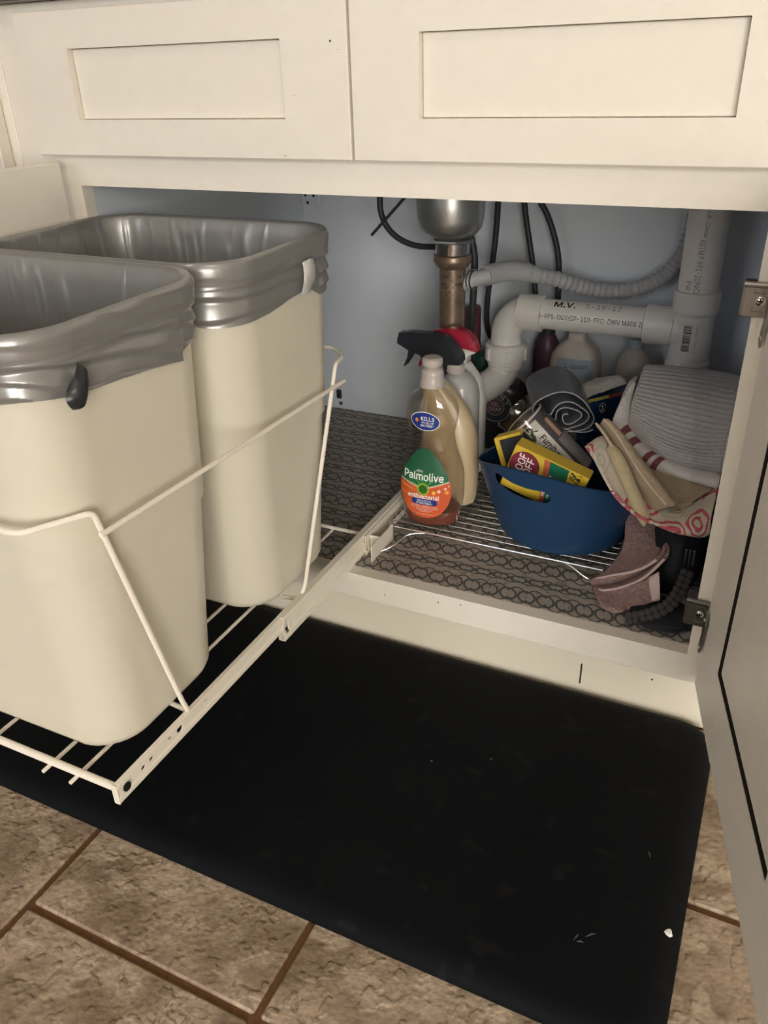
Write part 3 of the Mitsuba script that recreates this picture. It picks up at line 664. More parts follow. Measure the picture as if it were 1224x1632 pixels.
def soap_label(p, n, uv):
    x, y = uv.x, uv.y
    green = mix((.012, .095, .048), (.02, .13, .06), smoothstep(.9, -.1, y))
    fold = -.02 + .30 * dr.abs(x + .05) * .8 - .03
    orange = mix((.62, .115, .035), (.58, .10, .035), smoothstep(-1, 1, x))
    rays = smoothstep(.35, .6, dr.sin(dr.atan2(y + .12, x + .05) * 14))
    d = dr.sqrt(dr.square(x + .04) + dr.square((y + .14) * 1.3))
    green = mix(green, (.10, .40, .05), rays * smoothstep(.75, .2, d) * .8)
    orange = mix(orange, (.75, .30, .06), smoothstep(.4, .7, dr.sin((y + .1 + x * .2) * 30)) * smoothstep(-.15, -.7, x) * smoothstep(-.45, -.2, y) * .8)
    c = mix(orange, green, smoothstep(fold - .012, fold + .012, y + .08))
    edge = smoothstep(.035, .02, dr.abs(y + .08 - fold))
    c = mix(c, (.72, .66, .5), edge * .6)
    c = mix(c, (.30, .48, .03), smoothstep(.24, .21, d)); c = mix(c, (.03, .13, .02), smoothstep(.20, .14, d))
    for cx, cy, r, col in ((.36, -.22, .085, (.85, .45, .08)), (.55, -.17, .075, (.82, .62, .45)), (.83, -.20, .085, (.80, .33, .10)), (.78, -.09, .06, (.85, .55, .45)), (.90, -.02, .045, (.80, .38, .25))):
        dd = dr.sqrt(dr.square(x - cx) + dr.square((y - cy) * 1.35)); c = mix(c, col, smoothstep(r, r * .7, dd))
    return c
mat('soap_label', mikit.proc(soap_label), .38, .45)
sp = thing('dish_soap_bottle', 'clear dish soap bottle with green and orange label, nearly empty', 'bottle')
MS = yaw(-.4340, .1560, .1856, 8)
SE = 2.25
rows = [(.0, 0, .036, .022), (.004, 0, .0415, .026), (.012, 0, .0440, .028), (.030, 0, .0475, .030), (.060, 0, .0505, .031), (.085, 0, .0500, .031), (.110, 0, .0440, .029), (.135, 0, .0365, .026), (.150, 0, .0345, .026), (.170, 0, .0380, .027), (.185, 0, .0395, .027), (.200, 0, .0370, .0255), (.212, 0, .029, .022), (.220, 0, .0190, .0185), (.224, 0, .0160, .0160), (.232, 0, .0158, .0158)]
bm, bf = bottle(rows, 60, SE)
put(sp + '__shell', moved(bm, MS), 'clear_shell', True)
part_label(sp + '__shell', 'clear plastic body')
lq, _ = bottle([(.0012, 0, .034, .021), (.005, 0, .0395, .0245), (.012, 0, .0423, .0265), (.026, 0, .0450, .0282), (.027, 0, .0448, .0280)], 12, SE)
put(sp + '__liquid', moved(lq, MS), 'liquid_orange', True)
part_label(sp + '__liquid', 'remains of reddish orange liquid soap')
put(sp + '__cap', moved(lathe([(.0165, .2235), (.0185, .2245), (.0180, .234), (.0165, .238), (.0170, .240), (.0165, .247), (.0145, .250), (.0110, .252), (.0095, .2535), (.0145, .256), (.0155, .260), (.0150, .265), (.0120, .2675), (.004, .268)], 36), MS), 'cap_clear')
part_label(sp + '__cap', 'frosted push-pull cap')
egg = []
for a in np.linspace(0, 2 * np.pi, 72, endpoint=False):
    y = math.sin(a); x = math.cos(a) * (.95 - .24 * y - .06 * y * y)
    egg.append((x * .0415, y * .0585))
lm, luv = disc2(.0415, .0585, shape=np.array(egg), rings=9)
fr_ = front_of(bf, SE, MS, .0765, -.005)
lm = decal(lm, fr_, .0003); put_uv(sp + '__front_label', lm, luv, 'soap_label'); part_label(sp + '__front_label', 'green and orange front label')
def on_label(m, dx, dy, rot=-.07, off=.0007):
    m = moved(m, frame_mat([dx, dy, 0], [math.cos(rot), math.sin(rot), 0], [-math.sin(rot), math.cos(rot), 0], [0, 0, 1])); return decal(fine(m, .005), fr_, off)
put(sp + '__lettering', on_label(centred('Palmolive', .0125, .0002, True, .062), -.001, .0135, -.04), 'white_print', False)
put(sp + '__lettering', on_label(centred('ultra', .004, .0002, False, .010), -.007, .0225, -.04), 'white_print', False)
put(sp + '__lettering', on_label(centred('antibacterial', .0072, .0002, True, .050), -.0015, -.0205, -.04), 'white_print', False)
pill = [tuple(q) for q in rrect(.0205, .0052, .0050, 6)]
pm, _ = disc2(1, 1, shape=np.array(pill), rings=1, th=.0001)
put(sp + '__badge', on_label(fine(pm, .004), .0000, -.0298, -.04, .0006), 'blue_print', False)
put(sp + '__lettering', on_label(centred('KILLS 99.9%', .0030, .0001, True, .022), .0000, -.0278, -.04, .0009), 'white_print', False)
put(sp + '__lettering', on_label(centred('OF BACTERIA*', .0030, .0001, True, .026), .0000, -.0322, -.04, .0009), 'white_print', False)
for i, (s, w, dy) in enumerate((('FIGHTS ODORS ON HANDS AND DISHES', .040, -.0375), ('CLEANS TOUGH GREASE ON ALL YOUR DISHES', .044, -.0405), ('ULTRA CONCENTRATED', .026, -.0440), ('LIQUID SOAP', .016, -.0468), ('32.5 FL OZ (961 mL)', .026, -.0520))):
    put(sp + '__lettering', on_label(centred(s, .0017, .0001, False, w), 0, dy, -.04, .0006), 'white_print', False)
fr2 = front_of(bf, SE, MS, .178, -.004)
om, _ = disc2(.0210, .0135, 40, 4, .0001)
ov = moved(om, frame_mat([0, 0, 0], [math.cos(-.12), math.sin(-.12), 0], [-math.sin(-.12), math.cos(-.12), 0], [0, 0, 1]))
om2, _ = disc2(.0222, .0147, 40, 4, .0001); om2 = moved(om2, frame_mat([0, 0, 0], [math.cos(-.12), math.sin(-.12), 0], [-math.sin(-.12), math.cos(-.12), 0], [0, 0, 1]))
put(sp + '__badge_rim', decal(om2, fr2, .0002), 'white_print', False)
bd = put(sp + '__badge', decal(ov, fr2, .0004), 'blue_print', False)
def on_badge(s, h, w, dx, dy):
    put(sp + '__lettering', decal(fine(moved(centred(s, h, .0001, True, w), frame_mat([dx, dy, 0], [math.cos(-.05), math.sin(-.05), 0], [.05, 1, 0], [0, 0, 1])), .004), fr2, .0007), 'white_print', False)
on_badge('KILLS', .0058, .020, .0040, .0042); on_badge('99.9% OF', .0032, .0185, .0040, -.0022); on_badge('BACTERIA*', .0032, .0200, .0035, -.0066)
mat('orange_print', (.75, .22, .05), .5, .3)
dm, _ = disc2(.0025, .0034, 20, 1, .0001); put(sp + '__drop_mark', decal(moved(dm, frame_mat([-.0125, .0015, 0], [1, 0, 0], [0, 1, 0], [0, 0, 1])), fr2, .0007), 'orange_print', False)

# golden bottle right behind it
def gold_fn(p, n, uv): return mix((.50, .385, .235), (.58, .47, .31), fbm(p.x * 30, p.y * 30, p.z * 12, 3))
mat('gold_soap', mikit.proc(gold_fn), .28, .55, 0., clearcoat=.6, clearcoat_gloss=.9)
gb = thing('dish_soap_bottle', 'pearly golden soap bottle directly behind the clear one, wide at the base', 'bottle')
MG = yaw(-.4330, .2270, .1856, 6)
gm, gf = bottle([(.0, 0, .036, .020), (.005, 0, .042, .025), (.03, 0, .046, .028), (.065, 0, .0475, .029), (.105, 0, .046, .028), (.145, -.004, .041, .025), (.180, -.014, .031, .021), (.203, -.024, .020, .017), (.213, -.028, .014, .014), (.218, -.028, .0135, .0135)], 40, 2.3)
put(gb + '__body', moved(gm, MG), 'gold_soap', True)
put(gb + '__cap', moved(lathe([(.0130, .217), (.0145, .218), (.0145, .229), (.012, .231), (.002, .232)], 30, (-.028, 0, 0)), MG), 'cap_clear')

def bevel_extrude(poly, depth, r):
    """outline in x,z extruded along y with stepped, rounded edges"""
    out = []
    for t in np.linspace(0, 1, 5):
        a = t * math.pi / 2; ins = r * (1 - math.cos(a)); d = depth - 2 * r + 2 * r * math.sin(a)
        q = poly.buffer(-ins) if ins > 1e-6 else poly
        for g in getattr(q, 'geoms', [q]):
            if g.is_empty: continue
            m = trimesh.creation.extrude_polygon(g, d); m.apply_translation([0, 0, -d / 2]); out.append(m)
    m = unman(sum((man(x) for x in out[1:]), man(out[0])))
    return moved(m, frame_mat([0, 0, 0], [1, 0, 0], [0, 0, 1], [0, -1, 0]))
def smoothpoly(pts, r=.0012): return sg.Polygon(pts).buffer(r).buffer(-2 * r).buffer(r)
mat('black_plastic', (.020, .023, .03), .32, .5)
mat('spray_clear', (.42, .42, .41), .2, .5)
bs = thing('spray_bottle', 'spray bottle with a black trigger head behind the soap bottles', 'bottle')
trig = [(-.548, .431), (-.548, .424), (-.535, .418), (-.5285, .4145), (-.531, .402), (-.541, .380), (-.536, .386), (-.522, .407), (-.516, .411), (-.508, .408), (-.501, .401), (-.495, .396), (-.474, .396), (-.469, .382), (-.464, .379), (-.459, .397), (-.440, .399), (-.4355, .405), (-.437, .414), (-.446, .428), (-.464, .443), (-.489, .446), (-.527, .445), (-.545, .442)]
hd = bevel_extrude(smoothpoly(trig), .026, .006); hd.apply_translation([0, .290, 0])
put(bs + '__trigger_head', hd, 'black_plastic', 30); part_label(bs + '__trigger_head', 'black trigger head')
put(bs + '__collar', cat(lathe([(.0130, .3845), (.0142, .386), (.0142, .3985), (.0130, .400)], 30, (-.4490, .290, 0)), *[cbox(-.4490 + .0139 * math.sin(a) - .0006, -.4490 + .0139 * math.sin(a) + .0006, .290 - .0139 * math.cos(a) - .0006, .290 - .0139 * math.cos(a) + .0006, .387, .397, .0002) for a in np.linspace(0, 6.2, 26)]), 'cap_clear')
sb, sf = bottle([(.0, 0, .030, .028), (.004, 0, .034, .032), (.10, 0, .035, .033), (.155, 0, .035, .033), (.178, 0, .031, .029), (.192, 0, .022, .021), (.199, 0, .0135, .0135)], 30, 2.2)
put(bs + '__body', moved(sb, yaw(-.4470, .2980, .1856, 0)), 'spray_clear', True)
mat('red_plastic', (.36, .018, .045), .22, .5, 0., clearcoat=.5)
mat('white_plastic', (.72, .71, .68), .35, .5)
rs = thing('spray_bottle', 'spray bottle with red hood and white neck, standing behind the black trigger', 'bottle')
rp = [(-.532, .428), (-.513, .434), (-.490, .440), (-.463, .4435), (-.447, .439), (-.433, .425), (-.4265, .4075), (-.446, .4115), (-.470, .412), (-.505, .414), (-.532, .420)]
hd = bevel_extrude(smoothpoly(rp), .034, .010); hd.apply_translation([0, .338, 0]); put(rs + '__hood', hd, 'red_plastic', 30)
wp = [(-.500, .412), (-.470, .411), (-.446, .4105), (-.4285, .407), (-.444, .400), (-.449, .388), (-.455, .374), (-.478, .374), (-.482, .395)]
hd = bevel_extrude(smoothpoly(wp), .028, .006); hd.apply_translation([0, .338, 0]); put(rs + '__neck', hd, 'white_plastic', 30)
tp = [(-.523, .410), (-.515, .411), (-.517, .395), (-.527, .375), (-.533, .369), (-.533, .376), (-.527, .390)]
hd = bevel_extrude(smoothpoly(tp, .0008), .012, .003); hd.apply_translation([0, .338, 0]); put(rs + '__trigger', hd, 'red_plastic', 30)
rb, _ = bottle([(.0, 0, .019, .017), (.004, 0, .022, .020), (.12, 0, .022, .020), (.165, -.006, .020, .018), (.195, -.020, .014, .014)], 24, 2.4)
put(rs + '__body', moved(rb, yaw(-.440, .352, .1856, 0)), 'white_plastic', True)

# dark oil soap bottle behind the trap
mat('dark_amber', (.035, .030, .034), .3, .5)
mat('navy_print', (.035, .05, .07), .45, .4)
mat('plum_print', (.14, .07, .085), .5, .3)
mat('pale_print', (.40, .42, .42), .5, .3)
mat('green_cap', (.010, .045, .035), .35, .5)
mo = thing('oil_soap_bottle', 'dark bottle with a round oil soap emblem and green cap, standing behind the white trap', 'bottle')
MM = yaw(-.448, .520, .1622, 4); ME = 3.
mm_, mf = bottle([(.0, 0, .046, .028), (.005, 0, .052, .033), (.115, 0, .053, .034), (.130, -.006, .046, .032), (.142, -.020, .028, .024), (.150, -.033, .018, .018), (.158, -.035, .016, .016)], 30, ME)
put(mo + '__body', moved(mm_, MM), 'dark_amber', True)
put(mo + '__cap', moved(lathe([(.0175, .154), (.0190, .155), (.0190, .180), (.0165, .183), (.002, .184)], 30, (-.035, 0, 0)), MM), 'green_cap')
fm_ = front_of(mf, ME, MM, .092, .002)
def ringm(r0, r1, n=60, th=.0001, a0=0., a1=2 * math.pi):
    a = np.linspace(a0, a1, n); v = np.vstack([np.c_[r0 * np.cos(a), r0 * np.sin(a), np.full(n, th)], np.c_[r1 * np.cos(a), r1 * np.sin(a), np.full(n, th)]])
    i = np.arange(n - 1); return tm(v, np.vstack([np.stack([i, i + n, i + n + 1], 1), np.stack([i, i + n + 1, i + 1], 1)]))
put(mo + '__emblem', decal(disc2(.030, .030, 50, 5)[0], fm_, .0003), 'navy_print', False)
put(mo + '__emblem_ring', decal(ringm(.0285, .0300), fm_, .0006), 'pale_print', False)
put(mo + '__emblem_centre', decal(disc2(.0165, .0165, 40, 3)[0], fm_, .0006), 'plum_print', False)
put(mo + '__emblem_ring', decal(ringm(.0165, .0175), fm_, .0008), 'pale_print', False)
for s, y in (('OIL', .0048), ('SOAP', -.0048)): put(mo + '__lettering', decal(fine(moved(centred(s, .0065, .0002, True), frame_mat([0, y, 0], [1, 0, 0], [0, 1, 0], [0, 0, 1])), .004), fm_, .0009), 'pale_print', False)
for ch_, a in zip('MURPHY', np.radians([168, 140, 112, 84, 56, 24])):
    m = centred(ch_, .0085, .0002, True); m = moved(m, frame_mat([.0232 * math.cos(a), .0232 * math.sin(a), 0], [math.sin(a), -math.cos(a), 0], [math.cos(a), math.sin(a), 0], [0, 0, 1]))
    put(mo + '__lettering', decal(fine(m, .004), fm_, .0009), 'pale_print', False)
# dark background bottles
mat('plum_plastic', (.060, .028, .045), .4, .4)
mat('maroon_plastic', (.10, .03, .045), .4, .4)
pb = thing('cleaner_bottle', 'slim dark plum bottle standing right of the white trap under the pipe', 'bottle')
put(pb + '__body', lathe([(.020, .1622), (.0235, .165), (.0235, .355), (.021, .372), (.015, .385), (.012, .390), (.002, .391)], 32, (-.366, .535, 0)), 'plum_plastic')
put(pb + '__cap', lathe([(.0125, .388), (.0135, .389), (.0135, .402), (.002, .403)], 24, (-.366, .535, 0)), 'black_plastic')
pb = thing('cleaner_bottle', 'maroon bottle far back between the red hood and the white elbow', 'bottle')
put(pb + '__body', lathe([(.015, .1622), (.017, .165), (.017, .33), (.0155, .352), (.0150, .361), (.002, .362)], 32, (-.5165, .555, 0)), 'plum_plastic')
put(pb + '__cap', lathe([(.0140, .360), (.0155, .362), (.0150, .416), (.0135, .420), (.002, .421)], 24, (-.5165, .555, 0)), 'maroon_plastic')

# jugs at the back right
mat('jug_beige', (.40, .365, .33), .4, .4)
mat('jug_label', (.26, .31, .36), .5, .3)
mat('jug_print', (.08, .11, .15), .5, .3)
jg = thing('jug', 'broad beige jug with a pale blue one quart label under the horizontal pipe', 'jug')
MJ = yaw(-.310, .530, .1622, 0)
jm, jf = bottle([(.0, 0, .040, .026), (.006, 0, .045, .031), (.17, 0, .045, .031), (.195, 0, .042, .029), (.215, 0, .030, .022), (.226, .0, .016, .016), (.240, 0, .015, .015)], 30, 3.6)
put(jg + '__body', moved(jm, MJ), 'jug_beige', True)
put(jg + '__cap', moved(lathe([(.0160, .238), (.0175, .239), (.0175, .256), (.002, .257)], 28), MJ), 'jug_label')
fj = front_of(jf, 3.6, MJ, .178, .006)
put(jg + '__label', decal(fine(trimesh.creation.box([.066, .034, .0002]), .004), fj, .0004), 'jug_label', False)
put(jg + '__lettering', decal(fine(moved(centred('1-QUART', .0065, .0002, True), frame_mat([.002, .004, 0], [1, 0, 0], [0, 1, 0], [0, 0, 1])), .004), fj, .0008), 'jug_print', False)
jg = thing('jug', 'beige round-shouldered jug beside the quart jug, left of the vertical pipe', 'jug')
put(jg + '__body', lathe([(.026, .1622), (.030, .166), (.030, .345), (.027, .364), (.018, .378), (.012, .384), (.002, .385)], 36, (-.207, .520, 0)), 'jug_beige')
put(jg + '__cap', lathe([(.0130, .383), (.0140, .384), (.0140, .400), (.002, .401)], 24, (-.207, .520, 0)), 'jug_label')

# ------------------------------------------------------------------ blue tub and what is in it
scene['blue_plastic'] = {'type': 'twosided', 'bsdf': {'type': 'principled', 'base_color': C3((.010, .042, .105)), 'roughness': .38, 'specular': .45}}
tb = thing('plastic_tub', 'blue plastic tub with a slot handle standing on the wire rack, full of packages', 'tub')
BC = np.array([-.250, .212]); ZBt = .1857; TH = math.radians(-103)
na = 144; th = np.arange(na) * 2 * np.pi / na
ztop = .3065 + .0185 * np.cos(2 * (th - TH)) + .006 * np.cos(th - math.radians(-60))
def tub_ring(t, off):
    z = ZBt + (ztop - ZBt) * t; r = .094 + .0285 * t ** .8 + off
    c = BC + np.array([.010, .004]) * (1 - t)
    return np.c_[c[0] + r * np.cos(th), c[1] + r * np.sin(th), z]
outer = [np.c_[BC[0] + .010 + .088 * np.cos(th), BC[1] + .004 + .088 * np.sin(th), np.full(na, ZBt)], tub_ring(.02, -.002)] + [tub_ring(t, 0) for t in np.linspace(.05, .965, 14)] + [tub_ring(.97, .0022), tub_ring(.995, .0026), tub_ring(1., .0014)]
inner = [tub_ring(1., -.0012)] + [tub_ring(t, -.0024) for t in np.linspace(.98, .05, 14)] + [tub_ring(.03, -.006)]
tub = loft(outer + inner)
slot = trimesh.creation.extrude_polygon(sg.LineString([(-.036, .0025), (-.012, -.003), (.012, -.005), (.036, -.0045)]).buffer(.0098, 12), .08)
rad = np.array([math.cos(TH), math.sin(TH), 0]); tg = np.array([-math.sin(TH), math.cos(TH), 0])
def slot_at(sign): return moved(slot, frame_mat([BC[0] + sign * rad[0] * .08 + tg[0] * -.004 * sign, BC[1] + sign * rad[1] * .08 + tg[1] * -.004 * sign, .2965], sign * tg, [0, 0, 1], sign * rad))
put(tb + '__body', minus(tub, slot_at(1), slot_at(-1)), 'blue_plastic', 40)

def package_fn(p, n, uv):
    s, t = uv.x, uv.y                       # metres along the pack, metres up the reading direction
    c = mix((.62, .42, .035), (.66, .47, .06), noise(s * 90, t * 90))
    c = mix(c, (.50, .13, .07), smoothstep(.044, .046, s + t * .25) * smoothstep(.060, .058, s + t * .25))
    c = mix(c, (.012, .14, .075), smoothstep(.053, .054, s + t * .22) * smoothstep(.083, .082, s + t * .12))
    d = dr.sqrt(dr.square((s - .0225) / 1.0) + dr.square(t + .025))
    c = mix(c, (.10, .03, .03), smoothstep(.0222, .0218, d)); c = mix(c, (.22, .030, .055), smoothstep(.0212, .0208, d))
    tx = smoothstep(.45, .55, noise(s * 260, t * 700, 3)) * smoothstep(.086, .087, s) * smoothstep(.104, .103, s)
    return mix(c, (.05, .05, .03), tx)
mat('package_print', mikit.proc(package_fn), .35, .45)
pk = thing('cleaner_package', 'yellow and green adhesive remover package with a maroon circle in the blue tub', 'package')
A = unit([.95, .0, -.31]); E = unit([.31, 0, .95]); O = np.array([-.2965, .1310, .3490]); NY = np.array([0, -1, 0.])
PK = frame_mat(O, A, E, -NY * -1)
bxm = cbox(0, .112, -.070, 0, 0, .030, .0015)
mp = moved(bxm, frame_mat(O, A, E, [0, 1, 0])); mp.fix_normals()
mat('package_yellow', (.62, .43, .045), .35, .45)
put(pk + '__body', mp, 'package_yellow', False)
g = 24; uu, vv = np.meshgrid(np.linspace(.0012, .1108, g), np.linspace(-.0688, -.0012, g), indexing='ij')
fv = O + uu[..., None] * A + vv[..., None] * E + NY * .0003
put_uv(pk + '__front_print', tm(fv.reshape(-1, 3), grid_faces(g, g)), np.stack([uu.ravel(), vv.ravel()], 1), 'package_print')
def on_pack(s, h, ds, dt, w=None, col='white_print'):
    m = moved(centred(s, h, .0003, True, w), frame_mat(O + A * ds + E * dt + NY * .0004, E, -A, NY)); m.fix_normals()
    put(pk + '__lettering', m, col, False)
on_pack('GOOF', .0108, .0165, -.0255, .036); on_pack('OFF', .0108, .0290, -.0235, .027)
on_pack('HEAVY DUTY', .004, .0625, -.038, .036); on_pack('REMOVER', .004, .070, -.042, .028)
bk = thing('small_box', 'small black box with yellow trim leaning left of the yellow package in the tub', 'box')
Ob = np.array([-.3330, .168, .312]); Ab = unit([.90, .1, .36]); Eb = unit([-.36, .12, .92])
q = moved(cbox(0, .040, -.045, .020, 0, .026, .002), frame_mat(Ob, Ab, Eb, np.cross(Eb, Ab))); q.fix_normals(); put(bk + '__body', q, 'black_plastic', False)
q = moved(cat(cbox(-.0006, .0406, .0195, .0246, -.0006, .0266, .0008), cbox(-.0006, .007, -.020, .0200, -.0006, .0266, .0006)), frame_mat(Ob, Ab, Eb, np.cross(Eb, Ab))); q.fix_normals(); put(bk + '__trim', q, 'package_yellow', False)

mat('wipe_dark', (.075, .068, .072), .35, .4)
mat('wipe_grey', (.20, .185, .185), .4, .4)
mat('wipe_pink', (.46, .27, .20), .45, .3)
mat('label_white', (.62, .60, .55), .5, .3)
cn = thing('wipes_canister', 'clear wrapped canister with a white furniture wipe label leaning in the blue tub', 'canister')
Ac = unit([-.66, -.10, .66]); Oc = np.array([-.3140, .228, .3480]); CR = .0325
Uc = unit(np.cross(Ac, [0, 0, 1.])); Vc = np.cross(Uc, Ac)
def at_can(mesh): return moved(mesh, frame_mat(Oc, Uc, np.cross(Ac, Uc), Ac))
put(cn + '__body', at_can(lathe([(CR - .002, -.118), (CR, -.116), (CR, -.002), (CR - .002, 0), (CR - .004, -.003), (.004, -.004)], 48)), 'wipe_dark')
put(cn + '__rim', at_can(lathe([(CR - .0015, -.0008), (CR + .0006, -.0016), (CR + .0008, .0006), (CR - .0006, .0016), (CR - .003, .0004)], 48, cap0=False, cap1=False)), 'label_white')
put(cn + '__wrap', at_can(lathe([(CR + .0008, -.02), (CR + .0014, 0), (CR + .001, .012), (CR + .004, .020)], 40, cap0=False, cap1=False)), 'clear_shell', True)
view = unit(CAM - Oc); view = unit(view - Ac * (view @ Ac)); side = np.cross(Ac, view)
def on_can(a0):
    def fn(x, y):
        a = a0 + y / CR; N = np.cos(a)[:, None] * view + np.sin(a)[:, None] * side; P_ = Oc - Ac * x[:, None] + N * CR
        return P_, N
    return fn
put(cn + '__label', decal(fine(cbox(.006, .092, -.0125, .0100, 0, .0002, .00005), .004), on_can(.02), .0003), 'label_white', False)
put(cn + '__pink_stripe', decal(fine(cbox(.016, .050, -.004, .004, 0, .0002, .00005), .004), on_can(.78), .0003), 'wipe_pink', False)
put(cn + '__grey_band', decal(fine(cbox(.052, .114, -.010, .020, 0, .0002, .00005), .004), on_can(.80), .0003), 'wipe_grey', False)
lt = centred('Furniture', .0085, .0002, True, .046); lt.apply_translation([.054, 0, 0])
put(cn + '__lettering', decal(fine(lt, .004), on_can(.04), .0007), 'ink', False)
lt = centred('Wipes', .0060, .0002, False, .030); lt.apply_translation([.058, -.0095, 0])
put(cn + '__lettering', decal(fine(lt, .004), on_can(.04), .0007), 'ink', False)
mat('leaf_print', (.06, .075, .04), .5, .3)
lv = []
for x, y, rx, ry, a in ((.012, -.004, .0045, .0018, .6), (.017, -.006, .005, .002, -.4), (.022, -.0085, .005, .0024, .3), (.027, -.0105, .0042, .0028, 0), (.019, -.001, .004, .0012, .9), (.010, -.009, .004, .002, -.2)):
    m, _ = disc2(rx, ry, 14, 1, .0002); lv.append(moved(m, frame_mat([x, y, 0], [math.cos(a), math.sin(a), 0], [-math.sin(a), math.cos(a), 0], [0, 0, 1])))
put(cn + '__leaf_print', decal(cat(*lv), on_can(.02), .0008), 'leaf_print', False)

mat('roll_film', (.085, .095, .11), .3, .5)
mat('roll_edge_lit', (.33, .34, .35), .4, .4)  # paler than the film: light caught on its edges, painted in
rl = thing('bag_roll', 'loose roll of grey bin bags, its spiral end facing out above the blue tub', 'bag roll')
t = np.linspace(0, 1, 220); ang = 2 * np.pi * 3.6 * t + 1.9
r = .006 + .033 * t ** .8; r = r * (1 + .10 * np.sin(3 * ang + 4 * t)) 
sx, sy = r * np.cos(ang) * 1.12, r * np.sin(ang) * .92
flap = np.clip((t - .80) / .2, 0, 1); sy = sy + .022 * np.sin(np.pi * flap) * (flap > 0); sx = sx - .012 * np.sin(np.pi * flap)
curve = np.stack([sx, sy], 1); tn = np.gradient(curve, axis=0); tn /= np.linalg.norm(tn, axis=1, keepdims=True); nn = np.stack([-tn[:, 1], tn[:, 0]], 1)
Ax = unit([-.40, .90, .12]); Ux = unit(np.cross(Ax, [0, 0, 1.])); Vx = np.cross(Ux, Ax); Or = np.array([-.2520, .2520, .3510])
def spiral(y0, y1, th_):
    pts = np.vstack([curve + nn * th_, (curve - nn * th_)[::-1]]); m = trimesh.creation.extrude_polygon(sg.Polygon(pts).buffer(0), y1 - y0)
    m = moved(m, frame_mat(Or + Ax * y0, Ux, Vx, Ax)); m.fix_normals(); return m
put(rl + '__film', spiral(.0005, .085, .0007), 'roll_film', False)
put(rl + '__edge', spiral(-.0006, .0005, .0008), 'roll_edge_lit', False)

mat('carton_blue', (.010, .040, .115), .45, .4)
mat('strip_yellow', (.55, .45, .10), .5, .3)
mat('strip_red', (.38, .10, .10), .5, .3)
cb_ = thing('bag_carton', 'dark blue carton with a white number one in an oval, between bag roll and towels', 'box')
ex = unit([.77, .62, .12]); ez = unit([-.13, -.02, 1.0]); ez = unit(ez - ex * (ez @ ex)); ny = np.cross(ex, ez) 
Mb = lambda m: (lambda k: (k.fix_normals(), k)[1])(moved(m, frame_mat([-.2516, .337, .3450], ex, ez, -ny)))
put(cb_ + '__body', Mb(cbox(0, .092, -.158, 0, 0, .034, .0015)), 'carton_blue', False)
put(cb_ + '__yellow_strip', Mb(cbox(.0005, .045, -.0045, .0008, -.0005, .0006, .0003)), 'strip_yellow', False)
put(cb_ + '__red_strip', Mb(cbox(.045, .0915, -.0055, .0008, -.0005, .0006, .0003)), 'strip_red', False)
def on_box(m, x, y): 
    k = moved(m, frame_mat(np.array([-.2516, .337, .3450]) + ex * x + ez * y + ny * .0004 * (1 if (ny @ (CAM - np.array([-.24, .3, .35]))) > 0 else -1), ex, ez, np.cross(ex, ez))); return k
put(cb_ + '__emblem', on_box(ringm(.0048, .0060).apply_transform(np.diag([1, 1.4, 1, 1])) , .033, -.018), 'label_white', False)
put(cb_ + '__lettering', on_box(centred('1', .0085, .0003, True), .033, -.018), 'label_white', False)

# ------------------------------------------------------------------ towels and cloths
def waffle_b(p, n, uv): return dr.abs(dr.sin(uv.x * 130)) * .5 + dr.abs(dr.sin(uv.y * 150)) * .5 + .5 * noise(p.x * 500, p.y * 500, p.z * 500)
def waffle_c(p, n, uv):
    k = dr.abs(dr.sin(uv.x * 130)) * dr.abs(dr.sin(uv.y * 150)); return mix((.33, .315, .315), (.47, .45, .445), k * .6 + .4 * noise(p.x * 400, p.y * 400, p.z * 400))
bumped('waffle_cloth', mikit.proc(waffle_c), waffle_b, .0022, .95, .1)
def striped_c(p, n, uv):
    s = 0.
    for a, b in ((.285, .335), (.375, .425), (.505, .54), (.565, .60)): s = s + smoothstep(a - .003, a + .003, uv.y) * smoothstep(b + .003, b - .003, uv.y)
    g = noise(p.x * 600, p.y * 600, p.z * 600)
    return mix(mix((.50, .47, .45), (.60, .57, .55), g), mix((.15, .055, .065), (.19, .07, .08), g), s)
def terry_b(p, n, uv): return noise(p.x * 420, p.y * 420, p.z * 420) + .6 * noise(p.x * 900, p.y * 900, p.z * 900)
bumped('striped_cloth', mikit.proc(striped_c), terry_b, .0010, .95, .1)
def tan_c(p, n, uv): return mix((.30, .235, .165), (.40, .32, .23), fbm(p.x * 300, p.y * 300, p.z * 300, 3))
bumped('tan_cloth', mikit.proc(tan_c), terry_b, .0022, .95, .1)
def yel_c(p, n, uv): return mix((.40, .33, .20), (.50, .42, .27), fbm(p.x * 300, p.y * 300, p.z * 300, 3))
bumped('yellow_cloth', mikit.proc(yel_c), terry_b, .0012, .95, .1)
def mauve_c(p, n, uv): return mix((.20, .125, .12), (.36, .25, .235), noise(p.x * 520, p.y * 520, p.z * 520))
bumped('mauve_terry', mikit.proc(mauve_c), terry_b, .0030, .98, .05)
mat('mauve_hem', (.50, .39, .37), .9, .1)
mat('tan_hem', (.46, .39, .28), .9, .1)
